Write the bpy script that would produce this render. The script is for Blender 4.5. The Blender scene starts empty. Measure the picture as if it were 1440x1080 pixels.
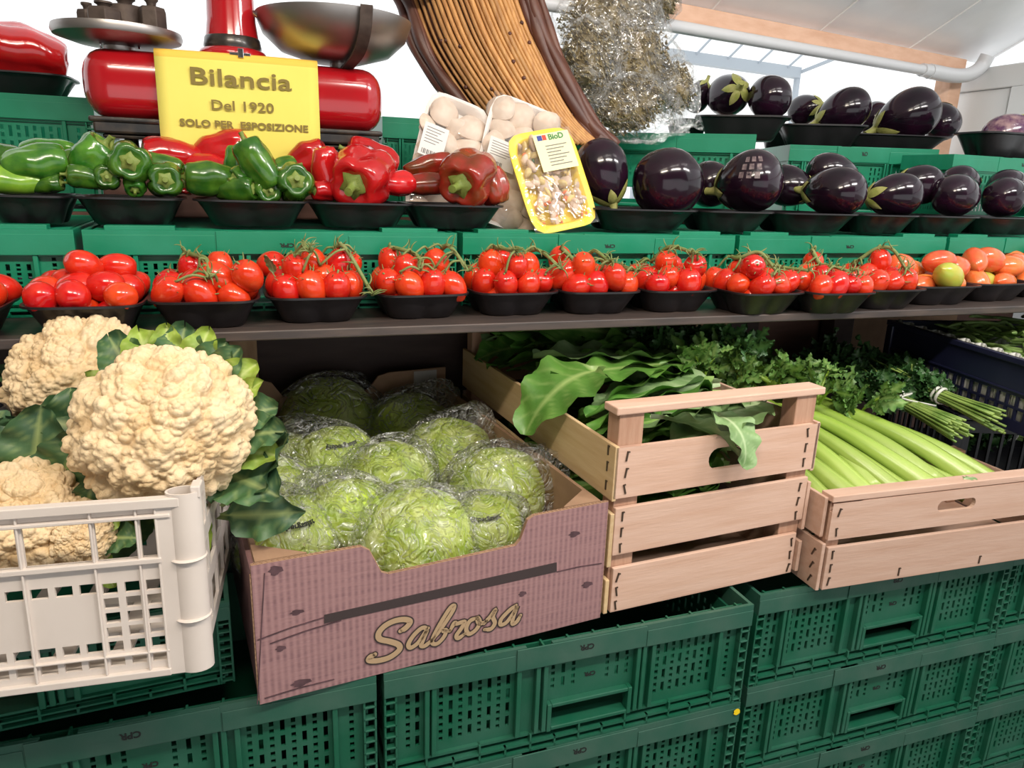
import bpy, math, random
import numpy as np
from mathutils import Vector, Matrix, Quaternion

# ------------------------------------------------------------------ camera, sky, lamps, exposure
SC = bpy.context.scene
COL = SC.collection
PI = math.pi
YAW, PITCH, ROLL, FPX = 0.35, 0.269, 0.035, 1031.4
CAM = Vector((-0.137, -0.844, 0.641))
_f = Vector((math.sin(YAW)*math.cos(PITCH), math.cos(YAW)*math.cos(PITCH), -math.sin(PITCH)))
_r0 = Vector((math.cos(YAW), -math.sin(YAW), 0)); _u0 = _r0.cross(_f)
_r = math.cos(ROLL)*_r0 + math.sin(ROLL)*_u0
_u = -math.sin(ROLL)*_r0 + math.cos(ROLL)*_u0
cd = bpy.data.cameras.new('camera'); cam = bpy.data.objects.new('camera', cd); COL.objects.link(cam)
cd.sensor_fit = 'HORIZONTAL'; cd.sensor_width = 36.0; cd.lens = 36.0*FPX/1440.0
cd.clip_start = 0.02; cd.clip_end = 100
cam.matrix_world = Matrix(((_r.x, _u.x, -_f.x, CAM.x), (_r.y, _u.y, -_f.y, CAM.y), (_r.z, _u.z, -_f.z, CAM.z), (0, 0, 0, 1)))
SC.camera = cam
SC.view_settings.view_transform = 'Standard'; SC.view_settings.look = 'None'
SC.view_settings.gamma = 1.0; SC.view_settings.use_curve_mapping = False
SC.view_settings.exposure = 0.08
SC.cycles.transparent_max_bounces = 24

w = bpy.data.worlds.new('sky'); SC.world = w; w.use_nodes = True
bg = w.node_tree.nodes['Background']; bg.inputs[0].default_value = (0.97, 0.99, 1.0, 1); bg.inputs[1].default_value = 1.25

def lamp(name, loc, size, power, color, rot=(0, 0, 0)):
    l = bpy.data.lights.new(name, 'AREA'); l.shape = 'RECTANGLE'; l.size, l.size_y = size
    l.energy = power; l.color = color
    o = bpy.data.objects.new(name, l); COL.objects.link(o); o.location = loc; o.rotation_euler = rot
    return o
# the stall's ceiling strip lamps (above the customer side, out of frame)
lamp('ceiling_strip_lamp', (-0.35, -0.95, 1.70), (0.7, 0.10), 18, (1.0, 0.88, 0.72), (math.radians(40), 0, 0))
lamp('ceiling_strip_lamp', (0.65, -0.95, 1.70), (0.7, 0.10), 18, (1.0, 0.93, 0.84), (math.radians(40), 0, 0))
lamp('ceiling_strip_lamp', (1.65, -0.80, 1.66), (0.7, 0.10), 17, (1.0, 0.96, 0.92), (math.radians(40), 0, 0))

# ------------------------------------------------------------------ small helpers
rnd = random.Random(7)
def ray(px, py):
    return _f + (px-720)/FPX*_r - (py-540)/FPX*_u
def at_z(px, py, z):
    d = ray(px, py); return CAM + d*((z-CAM.z)/d.z)
def at_y(px, py, y):
    d = ray(px, py); return CAM + d*((y-CAM.y)/d.y)
def mpp(p):                                   # metres per photograph pixel at a point
    return (Vector(p)-CAM).dot(_f)/FPX
def U(a, b): return rnd.uniform(a, b)

def catmull(P, n=6):
    P = [Vector(p) for p in P]; out = []
    for i in range(len(P)-1):
        a = P[i-1] if i else P[0]*2-P[1]; b = P[i]; c = P[i+1]; d = P[i+2] if i+2 < len(P) else P[-1]*2-P[-2]
        for k in range(n):
            t = k/n
            out.append(0.5*((2*b)+(c-a)*t+(2*a-5*b+4*c-d)*t*t+(3*b-a-3*c+d)*t**3))
    out.append(P[-1]); return out

class MB:
    def __init__(s): s.v = []; s.f = []; s.m = []; s.a = []
    def add(s, V, F, m=0, a=0.0):
        o = len(s.v); s.v += [tuple(p) for p in V]
        s.a += (list(a) if isinstance(a, (list, tuple)) else [a]*len(V))
        s.f += [tuple(i+o for i in f) for f in F]; s.m += [m]*len(F)
        return s
    def hexa(s, c, m=0, a=0.0):               # 8 corners: bottom 4 ccw, top 4 ccw
        return s.add(c, [(3, 2, 1, 0), (4, 5, 6, 7), (0, 1, 5, 4), (1, 2, 6, 5), (2, 3, 7, 6), (3, 0, 4, 7)], m, a)
    def box(s, x0, x1, y0, y1, z0, z1, m=0, M=None, a=0.0):
        c = [Vector(p) for p in ((x0, y0, z0), (x1, y0, z0), (x1, y1, z0), (x0, y1, z0), (x0, y0, z1), (x1, y0, z1), (x1, y1, z1), (x0, y1, z1))]
        if M is not None: c = [M @ p for p in c]
        return s.hexa(c, m, a)
    def tube(s, P, R, n=6, m=0, caps=True, a=0.0, ridges=0, flat=1.0):
        P = [Vector(p) for p in P]; k = len(P)
        if not isinstance(R, (list, tuple)): R = [R]*k
        A = a if isinstance(a, (list, tuple)) else [a]*k
        t = (P[1]-P[0]).normalized(); nx = t.orthogonal().normalized(); V = []; AA = []
        for i in range(k):
            tn = (P[min(i+1, k-1)]-P[max(i-1, 0)])
            if tn.length > 1e-9:
                tn.normalize(); nx = (nx - tn*nx.dot(tn)); nx = nx.normalized() if nx.length > 1e-6 else tn.orthogonal().normalized(); t = tn
            by = t.cross(nx)
            for j in range(n):
                th = 2*PI*j/n; r = R[i]*(1+ridges*(0.5+0.5*math.cos(th*n/2)))
                V.append(P[i]+nx*(r*math.cos(th))+by*(r*flat*math.sin(th))); AA.append(A[i])
        F = [(i*n+j, i*n+(j+1) % n, (i+1)*n+(j+1) % n, (i+1)*n+j) for i in range(k-1) for j in range(n)]
        if caps: F += [tuple(range(n-1, -1, -1)), tuple(range((k-1)*n, k*n))]
        return s.add(V, F, m, AA)
    def lathe(s, prof, n=32, c=(0, 0, 0), m=0, a=0.0, axis='z'):
        V = []; k = len(prof)
        for r, z in prof:
            for j in range(n):
                th = 2*PI*j/n; p = (r*math.cos(th), r*math.sin(th), z)
                if axis == 'x': p = (p[2], p[0], p[1])
                V.append((p[0]+c[0], p[1]+c[1], p[2]+c[2]))
        F = [(i*n+j, i*n+(j+1) % n, (i+1)*n+(j+1) % n, (i+1)*n+j) for i in range(k-1) for j in range(n)]
        if prof[0][0] > 1e-6: F.append(tuple(range(n-1, -1, -1)))
        if prof[-1][0] > 1e-6: F.append(tuple(range((k-1)*n, k*n)))
        return s.add(V, F, m, a)
    def grid(s, fn, nu, nv, m=0, af=None, closed=False):
        V = []; A = []
        for i in range(nu+1):
            for j in range(nv+(0 if closed else 1)):
                V.append(fn(i/nu, j/nv)); A.append(af(i/nu, j/nv) if af else 0.0)
        c = nv if closed else nv+1
        F = [(i*c+j, i*c+(j+1) % c, (i+1)*c+(j+1) % c, (i+1)*c+j) for i in range(nu) for j in range(nv)]
        return s.add(V, F, m, A)
    def holes(s, x0, x1, z0, z1, y0, y1, H, m=0, M=None):      # a plate with real rectangular holes
        xs = sorted({x0, x1} | {min(max(q, x0), x1) for h in H for q in h[:2]})
        zs = sorted({z0, z1} | {min(max(q, z0), z1) for h in H for q in h[2:]})
        nx, nz = len(xs)-1, len(zs)-1
        sol = [[True]*nx for _ in range(nz)]
        ix = {x: i for i, x in enumerate(xs)}; iz = {z: i for i, z in enumerate(zs)}
        for h in H:
            for k in range(iz[min(max(h[2], z0), z1)], iz[min(max(h[3], z0), z1)]):
                for i in range(ix[min(max(h[0], x0), x1)], ix[min(max(h[1], x0), x1)]): sol[k][i] = False
        V = []; F = []
        def q(*pts):
            o = len(V); V.extend([M @ Vector(p) for p in pts] if M is not None else pts); F.append((o, o+1, o+2, o+3))
        for k in range(nz):
            i = 0
            while i < nx:
                if not sol[k][i]: i += 1; continue
                j = i
                while j < nx and sol[k][j]: j += 1
                a, b, c, d = xs[i], xs[j], zs[k], zs[k+1]
                q((a, y0, c), (b, y0, c), (b, y0, d), (a, y0, d)); q((b, y1, c), (a, y1, c), (a, y1, d), (b, y1, d))
                q((a, y1, c), (a, y0, c), (a, y0, d), (a, y1, d)); q((b, y0, c), (b, y1, c), (b, y1, d), (b, y0, d))
                i = j
        for k in range(nz+1):
            i = 0
            st = lambda i: (k < nz and sol[k][i]) != (k > 0 and sol[k-1][i])
            while i < nx:
                if not st(i): i += 1; continue
                j = i; up = k < nz and sol[k][i]
                while j < nx and st(j) and (k < nz and sol[k][j]) == up: j += 1
                a, b, c = xs[i], xs[j], zs[k]
                if up: q((a, y1, c), (b, y1, c), (b, y0, c), (a, y0, c))
                else: q((a, y0, c), (b, y0, c), (b, y1, c), (a, y1, c))
                i = j
        return s.add(V, F, m)
    def mesh(s, name, mats, smooth=None):
        me = bpy.data.meshes.new(name); me.from_pydata(s.v, [], s.f)
        for mt in (mats if isinstance(mats, (list, tuple)) else [mats]): me.materials.append(mt)
        if any(s.m): me.polygons.foreach_set('material_index', s.m)
        if any(s.a):
            at = me.attributes.new('tint', 'FLOAT', 'POINT'); at.data.foreach_set('value', s.a)
        me.update()
        if smooth is not None:
            me.polygons.foreach_set('use_smooth', [True]*len(me.polygons))
            if smooth < 179: me.set_sharp_from_angle(angle=math.radians(smooth))
        return me
    def build(s, name, mats, parent=None, smooth=None, bevel=0, sub=0):
        return link(name, s.mesh(name, mats, smooth), parent, bevel, sub)

def link(name, me, parent=None, bevel=0, sub=0):
    o = bpy.data.objects.new(name, me); COL.objects.link(o); o.parent = parent
    if bevel:
        b = o.modifiers.new('bevel', 'BEVEL'); b.width = bevel; b.segments = 2; b.limit_method = 'ANGLE'; b.angle_limit = math.radians(50)
    if sub:
        b = o.modifiers.new('sub', 'SUBSURF'); b.levels = sub; b.render_levels = sub
    return o
def tag(o, label=None, cat=None, group=None, kind=None):
    if label: o['label'] = label
    if cat: o['category'] = cat
    if group: o['group'] = group
    if kind: o['kind'] = kind
    return o
def thing(name, label, cat, loc=(0, 0, 0), rz=0, group=None, pitch=0):
    o = bpy.data.objects.new(name, None); COL.objects.link(o); o.location = loc; o.empty_display_size = 0.02
    o.rotation_euler = (pitch, 0, rz)
    return tag(o, label, cat, group)
def structure(o): o['kind'] = 'structure'; return o
def dup(root, loc, rot=None, scale=None, label=None, group=None):
    def cp(o, parent):
        c = o.copy(); COL.objects.link(c); c.parent = parent
        for ch in list(o.children): cp(ch, c)
        return c
    c = cp(root, None); c.location = loc
    if rot is not None: c.rotation_euler = rot
    if scale is not None: c.scale = scale if isinstance(scale, (tuple, list, Vector)) else (scale,)*3
    if label: c['label'] = label
    if group: c['group'] = group
    return c
def aim(d, spin=0.0):                          # euler that turns +Z onto d
    q = Vector(d).normalized().to_track_quat('Z', 'Y') @ Quaternion((0, 0, 1), spin)
    return q.to_euler()
def text_mesh(body, size, offset=0.0, extrude=0.0004, align='CENTER', spacing=1.0, shear=0.0):
    c = bpy.data.curves.new('txt', 'FONT'); c.body = body; c.size = size; c.offset = offset; c.extrude = extrude
    c.align_x = align; c.space_character = spacing; c.shear = shear; c.resolution_u = 3
    o = bpy.data.objects.new('txt', c); COL.objects.link(o)
    bpy.context.view_layer.update()
    me = bpy.data.meshes.new_from_object(o.evaluated_get(bpy.context.evaluated_depsgraph_get()))
    bpy.data.objects.remove(o); bpy.data.curves.remove(c)
    return me
def put_text(name, me, material, parent, loc, rot=(PI/2, 0, 0)):
    me.materials.clear(); me.materials.append(material)
    o = link(name, me, parent); o.location = loc; o.rotation_euler = rot
    return o
ORD = ['first', 'second', 'third', 'fourth', 'fifth', 'sixth', 'seventh', 'eighth', 'ninth', 'tenth', 'eleventh', 'twelfth', 'thirteenth', 'fourteenth', 'fifteenth', 'sixteenth']

# ------------------------------------------------------------------ materials
def mat(name, col, rough=0.5, var=0.0, scale=20.0, col2=None, bump=0.0, bscale=60.0, spec=0.5, metal=0.0, stretch=(1, 1, 1), coat=0.0,
        tint=None, obj=0.0, hue=0.0, sss=0.0, emis=0.0, rough2=None, trans=0.0, wave=None, detail=5):
    m = bpy.data.materials.new(name); m.use_nodes = True; nt = m.node_tree; N = nt.nodes; L = nt.links
    b = N['Principled BSDF']; b.inputs['Roughness'].default_value = rough; b.inputs['Metallic'].default_value = metal
    b.inputs['Specular IOR Level'].default_value = spec; b.inputs['Coat Weight'].default_value = coat; b.inputs['Coat Roughness'].default_value = 0.08
    if trans: b.inputs['Transmission Weight'].default_value = trans
    if sss:
        b.inputs['Subsurface Weight'].default_value = sss; b.inputs['Subsurface Radius'].default_value = (0.01, 0.006, 0.003); b.inputs['Subsurface Scale'].default_value = 0.5
    tc = N.new('ShaderNodeTexCoord'); mp = N.new('ShaderNodeMapping'); mp.inputs['Scale'].default_value = stretch
    L.new(tc.outputs['Object'], mp.inputs['Vector'])
    def rgb(c):
        n = N.new('ShaderNodeRGB'); n.outputs[0].default_value = (*c, 1); return n.outputs[0]
    def mix(fac, A, B, mode='MIX'):
        n = N.new('ShaderNodeMix'); n.data_type = 'RGBA'; n.blend_type = mode
        if isinstance(fac, (int, float)): n.inputs[0].default_value = fac
        else: L.new(fac, n.inputs[0])
        L.new(A, n.inputs[6]); L.new(B, n.inputs[7]); return n.outputs[2]
    c = rgb(col)
    if col2 is not None or var:
        nz = N.new('ShaderNodeTexNoise'); nz.inputs['Scale'].default_value = scale; nz.inputs['Detail'].default_value = detail
        L.new(mp.outputs[0], nz.inputs['Vector'])
        r = N.new('ShaderNodeValToRGB'); r.color_ramp.elements[0].position = 0.38; r.color_ramp.elements[1].position = 0.68
        L.new(nz.outputs[0], r.inputs[0])
        c2 = rgb(col2 if col2 is not None else tuple(x*(1-var) for x in col))
        c = mix(r.outputs[0], c, c2)
    if wave:
        wv = N.new('ShaderNodeTexWave'); wv.inputs['Scale'].default_value = wave[0]; wv.inputs['Distortion'].default_value = wave[1]; wv.bands_direction = wave[3]
        wv.inputs['Detail'].default_value = 3; L.new(mp.outputs[0], wv.inputs['Vector'])
        c = mix(wv.outputs['Fac'], c, rgb(wave[2]))
    if tint is not None:
        at = N.new('ShaderNodeAttribute'); at.attribute_name = 'tint'
        c = mix(at.outputs['Fac'], c, rgb(tint))
    if obj or hue:
        oi = N.new('ShaderNodeObjectInfo'); hs = N.new('ShaderNodeHueSaturation')
        mr = N.new('ShaderNodeMapRange'); mr.inputs[3].default_value = 1-obj; mr.inputs[4].default_value = 1+obj
        mh = N.new('ShaderNodeMapRange'); mh.inputs[3].default_value = 0.5-hue*0.3; mh.inputs[4].default_value = 0.5+hue
        L.new(oi.outputs['Random'], mr.inputs[0]); L.new(oi.outputs['Random'], mh.inputs[0])
        L.new(mr.outputs[0], hs.inputs['Value']); L.new(mh.outputs[0], hs.inputs['Hue']); L.new(c, hs.inputs['Color']); c = hs.outputs[0]
    L.new(c, b.inputs['Base Color'])
    if bump:
        nb = N.new('ShaderNodeTexNoise'); nb.inputs['Scale'].default_value = bscale; nb.inputs['Detail'].default_value = 4
        L.new(mp.outputs[0], nb.inputs['Vector'])
        bp = N.new('ShaderNodeBump'); bp.inputs['Strength'].default_value = bump; bp.inputs['Distance'].default_value = 0.003
        L.new(nb.outputs[0], bp.inputs['Height']); L.new(bp.outputs[0], b.inputs['Normal'])
    return m

def film(name, haze=0.08, gloss=0.05, bscale=35.0, bump=0.9, tintc=(1, 1, 1), base=0.045, dist=0.012, crease=0.0):
    m = bpy.data.materials.new(name); m.use_nodes = True; nt = m.node_tree; N = nt.nodes; L = nt.links
    N.remove(N['Principled BSDF']); out = N['Material Output']
    tr = N.new('ShaderNodeBsdfTransparent'); tr.inputs[0].default_value = (*tintc, 1)
    gl = N.new('ShaderNodeBsdfGlossy'); gl.inputs['Roughness'].default_value = gloss
    df = N.new('ShaderNodeBsdfDiffuse'); df.inputs[0].default_value = (0.9, 0.92, 0.9, 1)
    tc = N.new('ShaderNodeTexCoord'); vo = N.new('ShaderNodeTexNoise'); vo.inputs['Scale'].default_value = bscale; vo.inputs['Detail'].default_value = 2
    vo.inputs['Distortion'].default_value = 1.2
    L.new(tc.outputs['Object'], vo.inputs['Vector'])
    ab = N.new('ShaderNodeMath'); ab.operation = 'ABSOLUTE'; sb = N.new('ShaderNodeMath'); sb.operation = 'SUBTRACT'; sb.inputs[1].default_value = 0.5
    L.new(vo.outputs[0], sb.inputs[0]); L.new(sb.outputs[0], ab.inputs[0])
    bp = N.new('ShaderNodeBump'); bp.inputs['Strength'].default_value = bump; bp.inputs['Distance'].default_value = dist
    L.new(ab.outputs[0], bp.inputs['Height']); L.new(bp.outputs[0], gl.inputs['Normal']); L.new(bp.outputs[0], df.inputs['Normal'])
    lw = N.new('ShaderNodeLayerWeight'); lw.inputs[0].default_value = 0.35; L.new(bp.outputs[0], lw.inputs['Normal'])
    fr = N.new('ShaderNodeMath'); fr.operation = 'POWER'; fr.inputs[1].default_value = 3.0; L.new(lw.outputs['Facing'], fr.inputs[0])
    rp = N.new('ShaderNodeMapRange'); rp.inputs[1].default_value = 0.0; rp.inputs[2].default_value = 0.035; rp.inputs[3].default_value = haze+crease; rp.inputs[4].default_value = haze; L.new(ab.outputs[0], rp.inputs[0])
    m1 = N.new('ShaderNodeMixShader'); L.new(rp.outputs[0], m1.inputs[0]); L.new(tr.outputs[0], m1.inputs[1]); L.new(df.outputs[0], m1.inputs[2])
    ad = N.new('ShaderNodeMath'); ad.operation = 'MULTIPLY_ADD'; ad.inputs[1].default_value = 0.55; ad.inputs[2].default_value = base
    L.new(fr.outputs[0], ad.inputs[0])
    m2 = N.new('ShaderNodeMixShader'); L.new(ad.outputs[0], m2.inputs[0]); L.new(m1.outputs[0], m2.inputs[1]); L.new(gl.outputs[0], m2.inputs[2])
    L.new(m2.outputs[0], out.inputs['Surface'])
    return m

M = dict(
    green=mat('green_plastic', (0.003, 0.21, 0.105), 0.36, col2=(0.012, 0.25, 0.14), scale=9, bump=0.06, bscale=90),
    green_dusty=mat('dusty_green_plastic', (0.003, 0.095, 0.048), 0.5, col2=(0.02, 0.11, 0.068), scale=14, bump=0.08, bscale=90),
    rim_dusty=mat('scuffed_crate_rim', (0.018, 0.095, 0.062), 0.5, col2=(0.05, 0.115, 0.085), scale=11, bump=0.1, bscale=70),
    bounce_ground=mat('pale_bounce_ground', (0.82, 0.81, 0.79), 0.9, var=0.08),
    black_print=mat('black_print', (0.012, 0.014, 0.013), 0.6),
    tray=mat('black_foam', (0.016, 0.014, 0.016), 0.34, var=0.4, scale=30, bump=0.05, bscale=200),
    tomato=mat('tomato_skin', (0.62, 0.012, 0.008), 0.16, col2=(0.72, 0.035, 0.012), scale=1.4, obj=0.12, hue=0.008, coat=0.3),
    tomato_orange=mat('salad_tomato_skin', (0.80, 0.10, 0.035), 0.2, col2=(0.70, 0.17, 0.05), scale=1.5, obj=0.1, hue=0.02, coat=0.2),
    tomato_green=mat('unripe_tomato_skin', (0.48, 0.42, 0.06), 0.22, col2=(0.40, 0.46, 0.06), scale=1.5),
    vine=mat('vine_green', (0.15, 0.21, 0.055), 0.6, col2=(0.24, 0.26, 0.10), scale=60),
    pepper_green=mat('green_pepper_skin', (0.028, 0.12, 0.012), 0.2, col2=(0.085, 0.21, 0.018), scale=1.5, obj=0.3, hue=0.01, coat=0.3),
    pepper_lime=mat('lime_pepper_skin', (0.22, 0.40, 0.03), 0.22, col2=(0.13, 0.3, 0.025), scale=1.5, coat=0.3),
    pepper_red=mat('red_pepper_skin', (0.52, 0.008, 0.010), 0.14, col2=(0.42, 0.010, 0.012), scale=1.5, obj=0.15, coat=0.5),
    pepper_brown=mat('brown_red_pepper_skin', (0.30, 0.022, 0.012), 0.2, col2=(0.12, 0.035, 0.008), scale=1.3, obj=0.2, coat=0.4),
    stem=mat('pepper_stem', (0.13, 0.20, 0.03), 0.55, col2=(0.25, 0.30, 0.07), scale=60),
    egg=mat('eggplant_skin', (0.009, 0.004, 0.009), 0.15, col2=(0.020, 0.005, 0.015), scale=1.5, obj=0.2, coat=0.3, spec=.35),
    egg_calyx=mat('eggplant_calyx', (0.26, 0.28, 0.06), 0.55, col2=(0.38, 0.36, 0.13), scale=4, bump=0.3, bscale=12),
    egg_violet=mat('violet_eggplant_skin', (0.09, 0.025, 0.08), 0.2, col2=(0.35, 0.22, 0.22), scale=2.5, coat=0.4),
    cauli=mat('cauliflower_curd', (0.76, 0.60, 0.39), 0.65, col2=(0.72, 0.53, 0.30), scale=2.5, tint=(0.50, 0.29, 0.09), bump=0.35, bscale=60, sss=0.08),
    cleaf=mat('cauliflower_leaf', (0.035, 0.09, 0.04), 0.5, col2=(0.07, 0.16, 0.05), scale=16, tint=(0.42, 0.50, 0.17), bump=0.3, bscale=60),
    lleaf=mat('pale_cauliflower_leaf', (0.30, 0.42, 0.06), 0.5, col2=(0.16, 0.28, 0.04), scale=18, tint=(0.62, 0.66, 0.30), bump=0.3, bscale=60),
    white_plastic=mat('white_plastic', (0.66, 0.59, 0.54), 0.45, col2=(0.60, 0.53, 0.48), scale=8, bump=0.05, bscale=60),
    card=mat('brown_cardboard', (0.36, 0.22, 0.135), 0.85, col2=(0.30, 0.18, 0.11), scale=25, bump=0.1, bscale=120),
    card_print=mat('printed_cardboard', (0.30, 0.165, 0.165), 0.5, col2=(0.20, 0.105, 0.115), scale=16, stretch=(1, 1, 9), wave=(38, 0.4, (0.35, 0.20, 0.20), 'X'), bump=0.15, bscale=30),
    print_dark=mat('dark_brown_print', (0.045, 0.030, 0.030), 0.6),
    print_knot=mat('knot_print', (0.11, 0.055, 0.065), 0.6, var=0.5, scale=60),
    print_tan=mat('tan_print', (0.42, 0.29, 0.17), 0.6),
    tape=mat('grey_label', (0.45, 0.43, 0.40), 0.6),
    wood=mat('pale_crate_wood', (0.61, 0.41, 0.315), 0.7, col2=(0.55, 0.345, 0.25), scale=6, stretch=(1.2, 8, 14), bump=0.12, bscale=24, obj=0.12),
    wood_y=mat('yellow_crate_wood', (0.66, 0.48, 0.27), 0.7, col2=(0.58, 0.39, 0.20), scale=6, stretch=(14, 1.2, 14), bump=0.12, bscale=24, obj=0.08),
    wood_post=mat('post_crate_wood', (0.42, 0.23, 0.15), 0.75, col2=(0.52, 0.32, 0.22), scale=7, stretch=(12, 12, 1.5), bump=0.2, bscale=24),
    staple=mat('staple_metal', (0.10, 0.07, 0.05), 0.45, metal=0.6),
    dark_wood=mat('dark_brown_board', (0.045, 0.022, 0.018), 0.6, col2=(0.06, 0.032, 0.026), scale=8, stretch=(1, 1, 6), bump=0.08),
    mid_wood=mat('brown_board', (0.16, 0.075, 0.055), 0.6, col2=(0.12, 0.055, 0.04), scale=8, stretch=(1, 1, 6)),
    leg_wood=mat('shelf_leg_wood', (0.44, 0.28, 0.16), 0.7, col2=(0.34, 0.2, 0.11), scale=7, stretch=(10, 10, 1.5)),
    shelf=mat('shelf_board', (0.05, 0.04, 0.038), 0.45, col2=(0.09, 0.065, 0.055), scale=12, stretch=(1, 8, 8)),
    lettuce=mat('iceberg_leaf', (0.52, 0.64, 0.09), 0.5, col2=(0.33, 0.49, 0.03), scale=3.0, tint=(0.74, 0.80, 0.36), bump=0.9, bscale=6, detail=6, stretch=(1, 1, .45), obj=0.1),
    wrap=film('lettuce_wrap', 0.10, 0.09, 2.4, 1.0, base=.12, dist=.12, crease=.30),
    bag=film('herb_bag_film', 0.02, 0.09, 22, 1.0, base=.08, dist=.02, crease=.16),
    cling=film('cling_film', 0.06, 0.05, 18, 0.5),
    greens=mat('leafy_greens', (0.075, 0.20, 0.028), 0.42, col2=(0.14, 0.30, 0.05), scale=14, tint=(0.45, 0.58, 0.20), bump=0.4, bscale=55, obj=0.3, hue=0.012),
    greens_pale=mat('leaf_underside', (0.20, 0.32, 0.13), 0.5, col2=(0.13, 0.23, 0.08), scale=16, tint=(0.50, 0.60, 0.36), bump=0.5, bscale=55, obj=0.15),
    celery=mat('celery_stalk', (0.24, 0.385, 0.045), 0.30, col2=(0.19, 0.33, 0.025), scale=10, stretch=(1, 1, 1), tint=(0.42, 0.54, 0.13), obj=0.12, bump=0.1, bscale=60),
    celery_leaf=mat('celery_leaf', (0.06, 0.16, 0.030), 0.5, col2=(0.16, 0.30, 0.06), scale=9, tint=(0.30, 0.44, 0.13), obj=0.25),
    parsley=mat('parsley_leaf', (0.028, 0.095, 0.026), 0.42, col2=(0.065, 0.16, 0.045), scale=12, tint=(0.09, 0.20, 0.05), obj=0.2),
    parsley_stem=mat('parsley_stem', (0.32, 0.45, 0.11), 0.5, col2=(0.14, 0.26, 0.05), scale=30),
    band=mat('white_rubber_band', (0.72, 0.72, 0.66), 0.5),
    bean=mat('green_bean', (0.15, 0.25, 0.065), 0.45, col2=(0.22, 0.32, 0.10), scale=30, obj=0.3),
    navy=mat('navy_plastic', (0.012, 0.014, 0.045), 0.38, col2=(0.018, 0.02, 0.055), scale=9),
    black_plastic=mat('black_plastic', (0.014, 0.015, 0.02), 0.35, var=0.3, scale=14),
    paper=mat('white_paper', (0.62, 0.63, 0.58), 0.8),
    scale_red=mat('red_enamel', (0.42, 0.006, 0.012), 0.16, col2=(0.36, 0.006, 0.010), scale=5, coat=0.7),
    black_enamel=mat('black_enamel', (0.012, 0.011, 0.011), 0.3, col2=(0.05, 0.035, 0.025), scale=40, coat=0.2),
    iron=mat('rusty_iron', (0.10, 0.075, 0.062), 0.6, col2=(0.05, 0.035, 0.03), scale=30, metal=0.5, bump=0.3),
    steel=mat('worn_steel', (0.42, 0.40, 0.39), 0.40, col2=(0.33, 0.29, 0.27), scale=6, metal=1.0),
    chrome=mat('chrome', (0.75, 0.75, 0.76), 0.1, metal=1.0),
    sign=mat('yellow_paper', (0.82, 0.72, 0.15), 0.8, col2=(0.79, 0.67, 0.12), scale=5),
    sign_fold=mat('orange_yellow_fold', (0.86, 0.55, 0.08), 0.8),
    sign_ink=mat('brown_ink', (0.22, 0.165, 0.04), 0.8),
    withy=mat('peeled_willow', (0.58, 0.30, 0.10), 0.5, col2=(0.40, 0.18, 0.055), scale=9, stretch=(9, 9, 1.2), obj=0.2),
    withy_dark=mat('brown_willow', (0.075, 0.025, 0.018), 0.45, col2=(0.13, 0.05, 0.03), scale=12, obj=0.3),
    herb=mat('dried_oregano', (0.25, 0.19, 0.08), 0.9, col2=(0.10, 0.075, 0.035), scale=50, tint=(0.46, 0.38, 0.20)),
    mush_tray=mat('white_foam', (0.82, 0.76, 0.72), 0.5),
    mushroom=mat('mushroom', (0.66, 0.52, 0.42), 0.6, col2=(0.74, 0.62, 0.52), scale=2, obj=0.08, sss=0.05),
    yellow_tray=mat('yellow_foam', (0.90, 0.64, 0.01), 0.35),
    label_white=mat('white_label', (0.70, 0.68, 0.66), 0.55),
    label_cream=mat('cream_label', (0.78, 0.76, 0.45), 0.5),
    label_ink=mat('grey_label_ink', (0.18, 0.17, 0.17), 0.7),
    logo_red=mat('red_ink', (0.60, 0.05, 0.03), 0.6), logo_blue=mat('blue_ink', (0.03, 0.05, 0.28), 0.6), logo_green=mat('green_ink', (0.05, 0.22, 0.06), 0.6),
    mix_potato=mat('diced_potato', (0.68, 0.50, 0.18), 0.4, obj=0.15), mix_carrot=mat('diced_carrot', (0.70, 0.17, 0.03), 0.4, obj=0.15),
    mix_pale=mat('mushroom_slice', (0.58, 0.42, 0.33), 0.5, col2=(0.66, 0.52, 0.40), scale=20, obj=0.2), mix_herb=mat('chopped_herb', (0.06, 0.14, 0.03), 0.5),
    steel_white=mat('white_painted_metal', (0.95, 0.95, 0.96), 0.2, metal=0.0, col2=(0.80, 0.81, 0.84), scale=3),
    frame_white=mat('white_aluminium', (0.66, 0.68, 0.69), 0.35), seal=mat('grey_seal', (0.10, 0.10, 0.11), 0.6),
    pine=mat('pine_beam', (0.68, 0.43, 0.30), 0.6, col2=(0.60, 0.35, 0.23), scale=5, stretch=(2, 10, 10), tint=(0.1, 0.05, 0.03)),
    pvc=mat('pvc_pipe', (0.60, 0.61, 0.63), 0.3),
    floor=mat('grey_concrete', (0.16, 0.15, 0.14), 0.85, var=0.3, scale=6),
    inner=mat('light_block_panel', (0.20, 0.19, 0.18), 0.7),
    canopy=mat('white_canopy', (0.80, 0.82, 0.84), 0.6), canopy_beam=mat('grey_blue_beam', (0.50, 0.56, 0.62), 0.5),
    glass=film('window_glass', 0.0, 0.02, 1, 0.0),
)

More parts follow.
